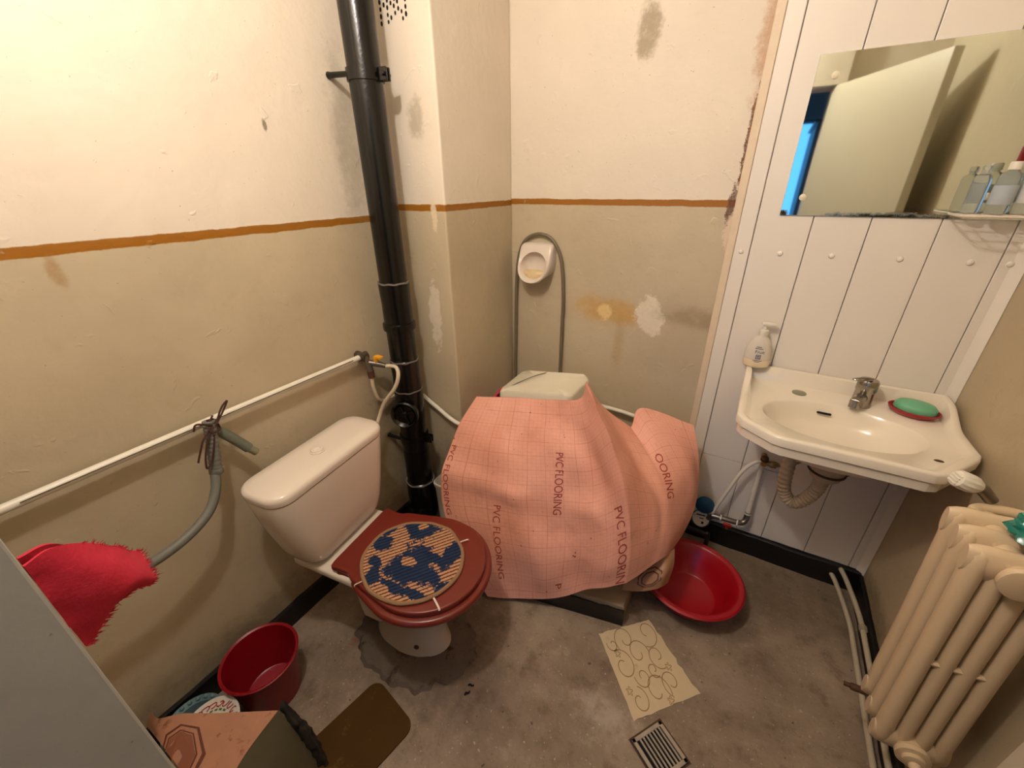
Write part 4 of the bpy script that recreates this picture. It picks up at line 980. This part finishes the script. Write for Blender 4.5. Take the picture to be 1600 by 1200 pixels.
finish(bm, 'bag', simple('turquoise_film', (28, 140, 124), 0.22, var=0.4, scale=30, Transmission_Weight=0.25), bag, auto=25)

# heating pipes along the right skirting
for lab, dx, z in (('pale heating pipe on the floor nearest the radiator wall skirting', 0.0, 0.075), ('pale heating pipe lying lower beside the skirting pipe', -0.020, 0.035)):
    hp = thing('heating_pipe', lab, 'pipe')
    tube('pipe', [(0.548 + dx, 1.655, z + 0.02), (0.568 + dx, 1.60, z + 0.008), (0.592 + dx, 1.45, z), (0.596 + dx, 1.30, z - 0.006), (0.597 + dx, 0.9, z - 0.008), (0.597 + dx, 0.55, z - 0.008)], 0.0085, simple('grimy_white_pipe', (192, 180, 156), 0.5, dirt=((110, 92, 66), 14, 0.6)), hp)
    if dx == 0.0: lathe('joint_collar', [(0.009, 0), (0.013, 0.002), (0.013, 0.02), (0.009, 0.022)], simple('lumpy_sealant', (170, 156, 132), 0.8, bump=0.8), hp, n=12, M=axis_M((0.5955, 1.40, z - 0.002), (0, 1, 0)))

# ------------------------------------------------------------------ basins, bucket, plates
bs = thing('red_basin', 'wide red plastic wash basin on the floor under the sink', 'basin', (0.036, 1.305, 0))
lathe('basin', [(0.105, 0.0), (0.110, 0.003), (0.145, 0.06), (0.165, 0.108), (0.171, 0.113), (0.183, 0.115), (0.187, 0.112), (0.188, 0.116), (0.182, 0.121), (0.170, 0.120), (0.161, 0.114), (0.140, 0.064), (0.106, 0.010), (0.100, 0.006)], red_plastic, bs, n=64)
bk = thing('red_bucket', 'dark red plastic bucket on the floor by the skirting', 'bucket', (-1.085, 0.268, 0))
lathe('bucket', [(0.078, 0.0), (0.081, 0.003), (0.104, 0.172), (0.109, 0.176), (0.111, 0.181), (0.108, 0.183), (0.102, 0.180), (0.079, 0.010), (0.074, 0.007)], simple('dark_red_plastic', (140, 6, 24), 0.35, var=0.1), bk, n=56)
lathe('bottom_disc', [(0.0735, 0.0078), (0.01, 0.0088)], simple('scuffed_red_plastic', (150, 34, 46), 0.5, dirt=((176, 120, 116), 12, 0.6)), bk, n=40)
bb = thing('blue_bowl', 'pale blue plastic bowl with raised dots beside the bucket', 'bowl', (-1.126, 0.078, 0))
bowl_m = simple('pale_blue_plastic', (108, 136, 142), 0.4)
lathe('bowl', [(0.05, 0), (0.053, 0.002), (0.066, 0.09), (0.078, 0.108), (0.077, 0.112), (0.064, 0.10), (0.05, 0.01)], bowl_m, bb, n=44)
bm = bmesh.new()
for k in range(22):
    a = 2 * PI * k / 22; bmesh.ops.create_icosphere(bm, subdivisions=2, radius=0.0065, matrix=Matrix.Translation((0.072 * math.cos(a), 0.072 * math.sin(a), 0.107)))
finish(bm, 'rim_dots', bowl_m, bb)
wpl = thing('patterned_plate', 'white plate with red and green pattern leaning on the red bucket', 'plate', (-1.045, 0.086, 0.128))
wpl.rotation_euler = (math.radians(10), math.radians(-4), 0)
lathe('plate', [(0.045, 0), (0.055, 0.003), (0.085, 0.012), (0.0855, 0.014), (0.055, 0.006), (0.04, 0.004)], simple('white_glazed', (222, 216, 204), 0.2), wpl, n=48)
bm = bmesh.new()
rp_ = simple('red_plate_print', (170, 44, 34), 0.3)
def plz(x, y): r = math.hypot(x, y); return Vector((x, y, 0.0075 + max(0, (r - 0.055)) * 0.26))
for k in range(-2, 9):
    a = math.radians(60 + k * 16); cx, cy = 0.068 * math.cos(a), 0.068 * math.sin(a)
    ribbon(bm, [(cx + 0.007 * math.cos(t + k), cy + 0.009 * math.sin(t * 1.3 + k)) for t in [i * 0.5 for i in range(9)]], 0.0028, plz)
finish(bm, 'red_pattern', rp_, wpl, smooth=False)
bm = bmesh.new()
for k in range(3, 7):
    a = math.radians(60 + k * 14); ribbon(bm, [(0.054 * math.cos(a + t), 0.054 * math.sin(a + t)) for t in (-.08, 0, .08)], 0.005, plz)
finish(bm, 'green_pattern', simple('green_plate_print', (100, 120, 60), 0.3), wpl, smooth=False)

# folded linoleum in the near left corner
ln = thing('folded_linoleum', 'folded brown linoleum with octagon pattern in the near left corner', 'linoleum')
LF = Patch([[(-1.225, 0.028, 0.16), (-1.21, 0.016, 0.16), (-1.19, 0.006, 0.16)],
            [(-1.12, 0.028, 0.235), (-1.10, 0.016, 0.235), (-1.08, 0.006, 0.23)],
            [(-1.06, 0.066, 0.252), (-1.03, 0.036, 0.25), (-1.00, 0.006, 0.245)],
            [(-0.985, 0.110, 0.252), (-0.955, 0.058, 0.25), (-0.92, 0.006, 0.245)],
            [(-0.845, 0.196, 0.255), (-0.83, 0.10, 0.25), (-0.80, 0.006, 0.24)]])
LF.build('top_sheet', simple('orange_brown_linoleum', (180, 128, 100), 0.42, var=0.25, scale=14, dirt=((128, 74, 48), 24, 0.56)), ln, 30, 12, 0.002)
bm = bmesh.new()
for k, wd in ((1.0, 0.09), (0.80, 0.05)):
    ribbon(bm, [(2.45 + 0.85 * k * math.cos(a), 1.75 + 1.25 * k * math.sin(a)) for a in [PI / 8 + PI / 4 * i for i in range(8)]], wd, lambda x, y: LF.at(x, y, 0.0015), True)
finish(bm, 'octagon_border', lino_ink, ln, smooth=False)
bm = bmesh.new(); cvs = [bm.verts.new(LF.at(2.45 + 0.64 * math.cos(a), 1.75 + 0.93 * math.sin(a), 0.0012)) for a in [PI / 8 + PI / 4 * i for i in range(8)]]
bm.faces.new(cvs); finish(bm, 'octagon_fill', lino_ink2, ln, smooth=False)
FL_ = Patch([[(-0.845, 0.200, 0.252), (-0.83, 0.10, 0.247), (-0.80, 0.006, 0.237)], [(-0.82, 0.205, 0.16), (-0.785, 0.115, 0.15), (-0.75, 0.02, 0.14)], [(-0.785, 0.215, 0.0), (-0.75, 0.12, 0.0), (-0.70, 0.03, 0.0)]])
FL_.build('side_flap', simple('olive_grey_backing', (92, 84, 62), 0.8, var=0.2, bump=0.4), ln, 16, 12, 0.002)
FD = Patch([[(-0.846, 0.198, 0.258), (-0.852, 0.210, 0.262), (-0.862, 0.218, 0.245)], [(-0.835, 0.203, 0.19), (-0.812, 0.214, 0.185), (-0.838, 0.232, 0.16)], [(-0.815, 0.208, 0.09), (-0.782, 0.226, 0.085), (-0.81, 0.24, 0.07)], [(-0.785, 0.215, 0.0), (-0.765, 0.222, 0.0), (-0.772, 0.228, 0.0)]], creases=(1, 2), wrinkle=0.010, wscale=38)
FD.build('dark_fold', simple('black_torn_edge', (40, 34, 28), 0.8, bump=0.6, dirt=((84, 72, 58), 30, 0.6)), ln, 36, 14, 0.002)

# ------------------------------------------------------------------ floor pieces
fm = thing('floor_mat', 'small dark brown rubber mat lying on the concrete', 'mat', (-0.742, 0.27, 0.0005), math.radians(-11))
pl = [p for p in rrect(0.205, 0.35, 0.035, 0, 8)]
puck('mat', pl, 0, 0.006, 0.002, simple('dark_olive_brown_rubber', (78, 54, 22), 0.75, var=0.3, scale=10, bump=0.5, bscale=40, bdist=0.003, dirt=((104, 80, 42), 18, 0.58), Specular_IOR_Level=0.12), fm)
pp = thing('paper_offcut', 'torn cream wallpaper offcut with brown scrolls on the floor', 'paper')
corners = [(-0.218, 0.979), (-0.068, 1.128), (0.138, 0.952), (-0.03, 0.768)]
bm = bmesh.new(); ol = []
jag = {0: 0.004, 1: 0.012, 2: 0.004, 3: 0.003}
for i in range(4):
    a, b = Vector(corners[i]), Vector(corners[(i + 1) % 4]); t = (b - a); nn = Vector((-t.y, t.x)).normalized()
    for k in range(16):
        f = k / 16; q = a + t * f + nn * (-jag[i] * (0.4 + mnoise.noise(Vector((f * 9 + i * 7, i, 0))) + .5 * mnoise.noise(Vector((f * 31, i, 4)))))
        ol.append(Vector((q.x, q.y, 0)))
ol = ol[::-1]
rings = [at_z(ol, 0.0008), at_z(ol, 0.0022)]
add_rings(bm, rings); finish(bm, 'sheet', simple('yellowed_paper', (212, 192, 156), 0.7, var=0.12, scale=14, dirt=((170, 136, 92), 10, 0.62)), pp, smooth=False)
bm = bmesh.new()
A, Ux, Uy = Vector(corners[0]), Vector(corners[1]) - Vector(corners[0]), Vector(corners[3]) - Vector(corners[0])
def onp(x, y): q = A + Ux * x + Uy * y; return Vector((q.x, q.y, 0.0026))
def spiral(cx, cy, r, a0, turns, w, sgn=1):
    ribbon(bm, [(cx + r * (1 - 0.75 * k / 24) * math.cos(a0 + sgn * turns * 2 * PI * k / 24), cy + r * (1 - 0.75 * k / 24) * math.sin(a0 + sgn * turns * 2 * PI * k / 24)) for k in range(25)], w, onp)
for cx, cy, r, a0, tu, sg in ((.40, .16, .15, 2.6, .8, 1), (.82, .15, .16, 2.2, .75, -1), (.20, .45, .16, 4.4, .85, 1), (.52, .36, .15, 0.2, .75, -1), (.80, .45, .13, 1.2, .8, 1), (.42, .62, .11, 3.3, .8, -1), (.22, .84, .12, 5.0, .8, 1), (.55, .80, .17, 0.4, .7, -1), (.82, .76, .13, 2.0, .8, 1), (.16, .18, .08, 3.5, .7, -1), (.64, .58, .08, 1.0, .8, 1)):
    spiral(cx, cy, r * 1.25, a0, tu * 1.35, 0.012, sg)
for cx, cy in ((.18, .30), (.12, .72), (.68, .93), (.9, .6)):
    ribbon(bm, [(cx + .035 * (1 + .5 * math.cos(5 * a)) * math.cos(a), cy + .035 * (1 + .5 * math.cos(5 * a)) * math.sin(a)) for a in [2 * PI * k / 30 for k in range(30)]], 0.009, onp, True)
finish(bm, 'scroll_print', simple('brown_scroll_ink', (150, 118, 78), 0.7), pp, smooth=False)
dg_ = thing('floor_drain', 'square metal floor drain grate set in the concrete', 'drain', (0.0545, 0.732, 0.0), math.radians(-34))
dm = simple('worn_grey_metal', (176, 164, 148), 0.5, 0.25, var=0.25, scale=50, dirt=((96, 78, 58), 30, 0.62))
box('well', (-0.058, -0.058, 0.0005), (0.058, 0.058, 0.0015), dark_hole, dg_)
S = 0.056
for a, b in (((-S, -S), (S, -S + .011)), ((-S, S - .011), (S, S)), ((-S, -S), (-S + .011, S)), ((S - .011, -S), (S, S))):
    box('frame_bar', (a[0], a[1], 0.0015), (b[0], b[1], 0.007), dm, dg_, bev=0.001, seg=1)
for k in range(7): box('slat', (-0.046, -0.032 + k * 0.0118 - 0.0028, 0.002), (0.046, -0.032 + k * 0.0118 + 0.0028, 0.0062), dm, dg_, bev=0.001, seg=1)
box('rust_seat', (-0.062, -0.062, 0.0002), (0.062, 0.062, 0.0009), rust, dg_)
# two scraps of bark-like dirt on the floor
for lab, x, y, r in (('dark curled scrap on the concrete in front of the toilet', -0.525, 0.60, 0.5), ('smaller dark scrap just beside the curled scrap', -0.522, 0.575, 1.1)):
    t_ = thing('dirt_scrap', lab, 'debris', (x, y, 0.0), r)
    tube('scrap', [(-0.010, 0, 0.003), (-0.003, 0.003, 0.005), (0.004, -0.001, 0.004), (0.010, 0.002, 0.003)], [0.0015] + [0.003] * 23 + [0.0012], dark_hole, t_, n=6)

# ------------------------------------------------------------------ red cloth by the door jamb
cloth_m = simple('red_cloth', (196, 34, 58), 0.9, var=0.18, scale=30, bump=0.5, bscale=160, bdist=0.002)
rc = thing('red_cloth', 'frayed red cloth hanging by the door jamb', 'cloth')
CP = Patch([[(-0.605, 0.002, 1.140), (-0.603, 0.002, 1.095), (-0.603, 0.002, 1.045), (-0.605, 0.003, 1.000)],
            [(-0.61, 0.024, 1.142), (-0.602, 0.026, 1.090), (-0.602, 0.024, 1.045), (-0.606, 0.018, 1.008)],
            [(-0.625, 0.047, 1.122), (-0.607, 0.050, 1.085), (-0.604, 0.048, 1.048), (-0.612, 0.038, 1.022)],
            [(-0.650, 0.074, 1.075), (-0.625, 0.073, 1.055), (-0.615, 0.070, 1.038), (-0.618, 0.062, 1.026)],
            [(-0.680, 0.094, 1.030), (-0.655, 0.092, 1.018), (-0.640, 0.089, 1.008), (-0.64, 0.083, 1.00)]], wrinkle=0.0025, wscale=30)
CP.build('cloth', cloth_m, rc, 26, 18, 0.004)
CB = Patch([[(-0.66, 0.002, 1.12), (-0.67, 0.002, 1.05), (-0.67, 0.002, 0.99)], [(-0.665, 0.03, 1.115), (-0.665, 0.035, 1.05), (-0.66, 0.03, 0.992)], [(-0.675, 0.055, 1.07), (-0.665, 0.06, 1.03), (-0.655, 0.05, 1.0)]], wrinkle=0.002, wscale=30)
CB.build('back_fold', cloth_m, rc, 14, 12, 0.004)
bm = bmesh.new()
def strand(p, d, ln, w):
    p = Vector(p); d = Vector(d).normalized(); s = d.cross(Vector((0.7, 0.2, 0.6))).normalized() * w
    q = p + d * ln + Vector((random.uniform(-.004, .004), random.uniform(-.002, .002), random.uniform(-.004, .004)))
    v = [bm.verts.new(p - s), bm.verts.new(p + s), bm.verts.new(p + s * .6 + (q - p) * .6 + d.cross(s)), bm.verts.new(q)]
    bm.faces.new((v[0], v[1], v[2])); bm.faces.new((v[0], v[2], v[3]))
for i in range(60):
    f = random.random(); p = CP.at(4, f * 3); strand(p, (random.uniform(-.6, .3), 0.9, random.uniform(-.1, .4)), random.uniform(.003, .009), .0008)
for i in range(70):
    f = 2 + random.random() * 2; p = CP.at(f, 0); strand(p, (random.uniform(-.3, .1), 1.0, random.uniform(-.2, .35)), random.uniform(.002, .005), .0007)
for i in range(80):
    f = random.random() * 4; p = CP.at(f, 3); strand(p, (random.uniform(-.2, .2), random.uniform(.7, 1.2), random.uniform(-.5, -.1)), random.uniform(.003, .009), .0009)
fr = finish(bm, 'fringe', cloth_m, rc, smooth=False); fr['kind'] = 'stuff'
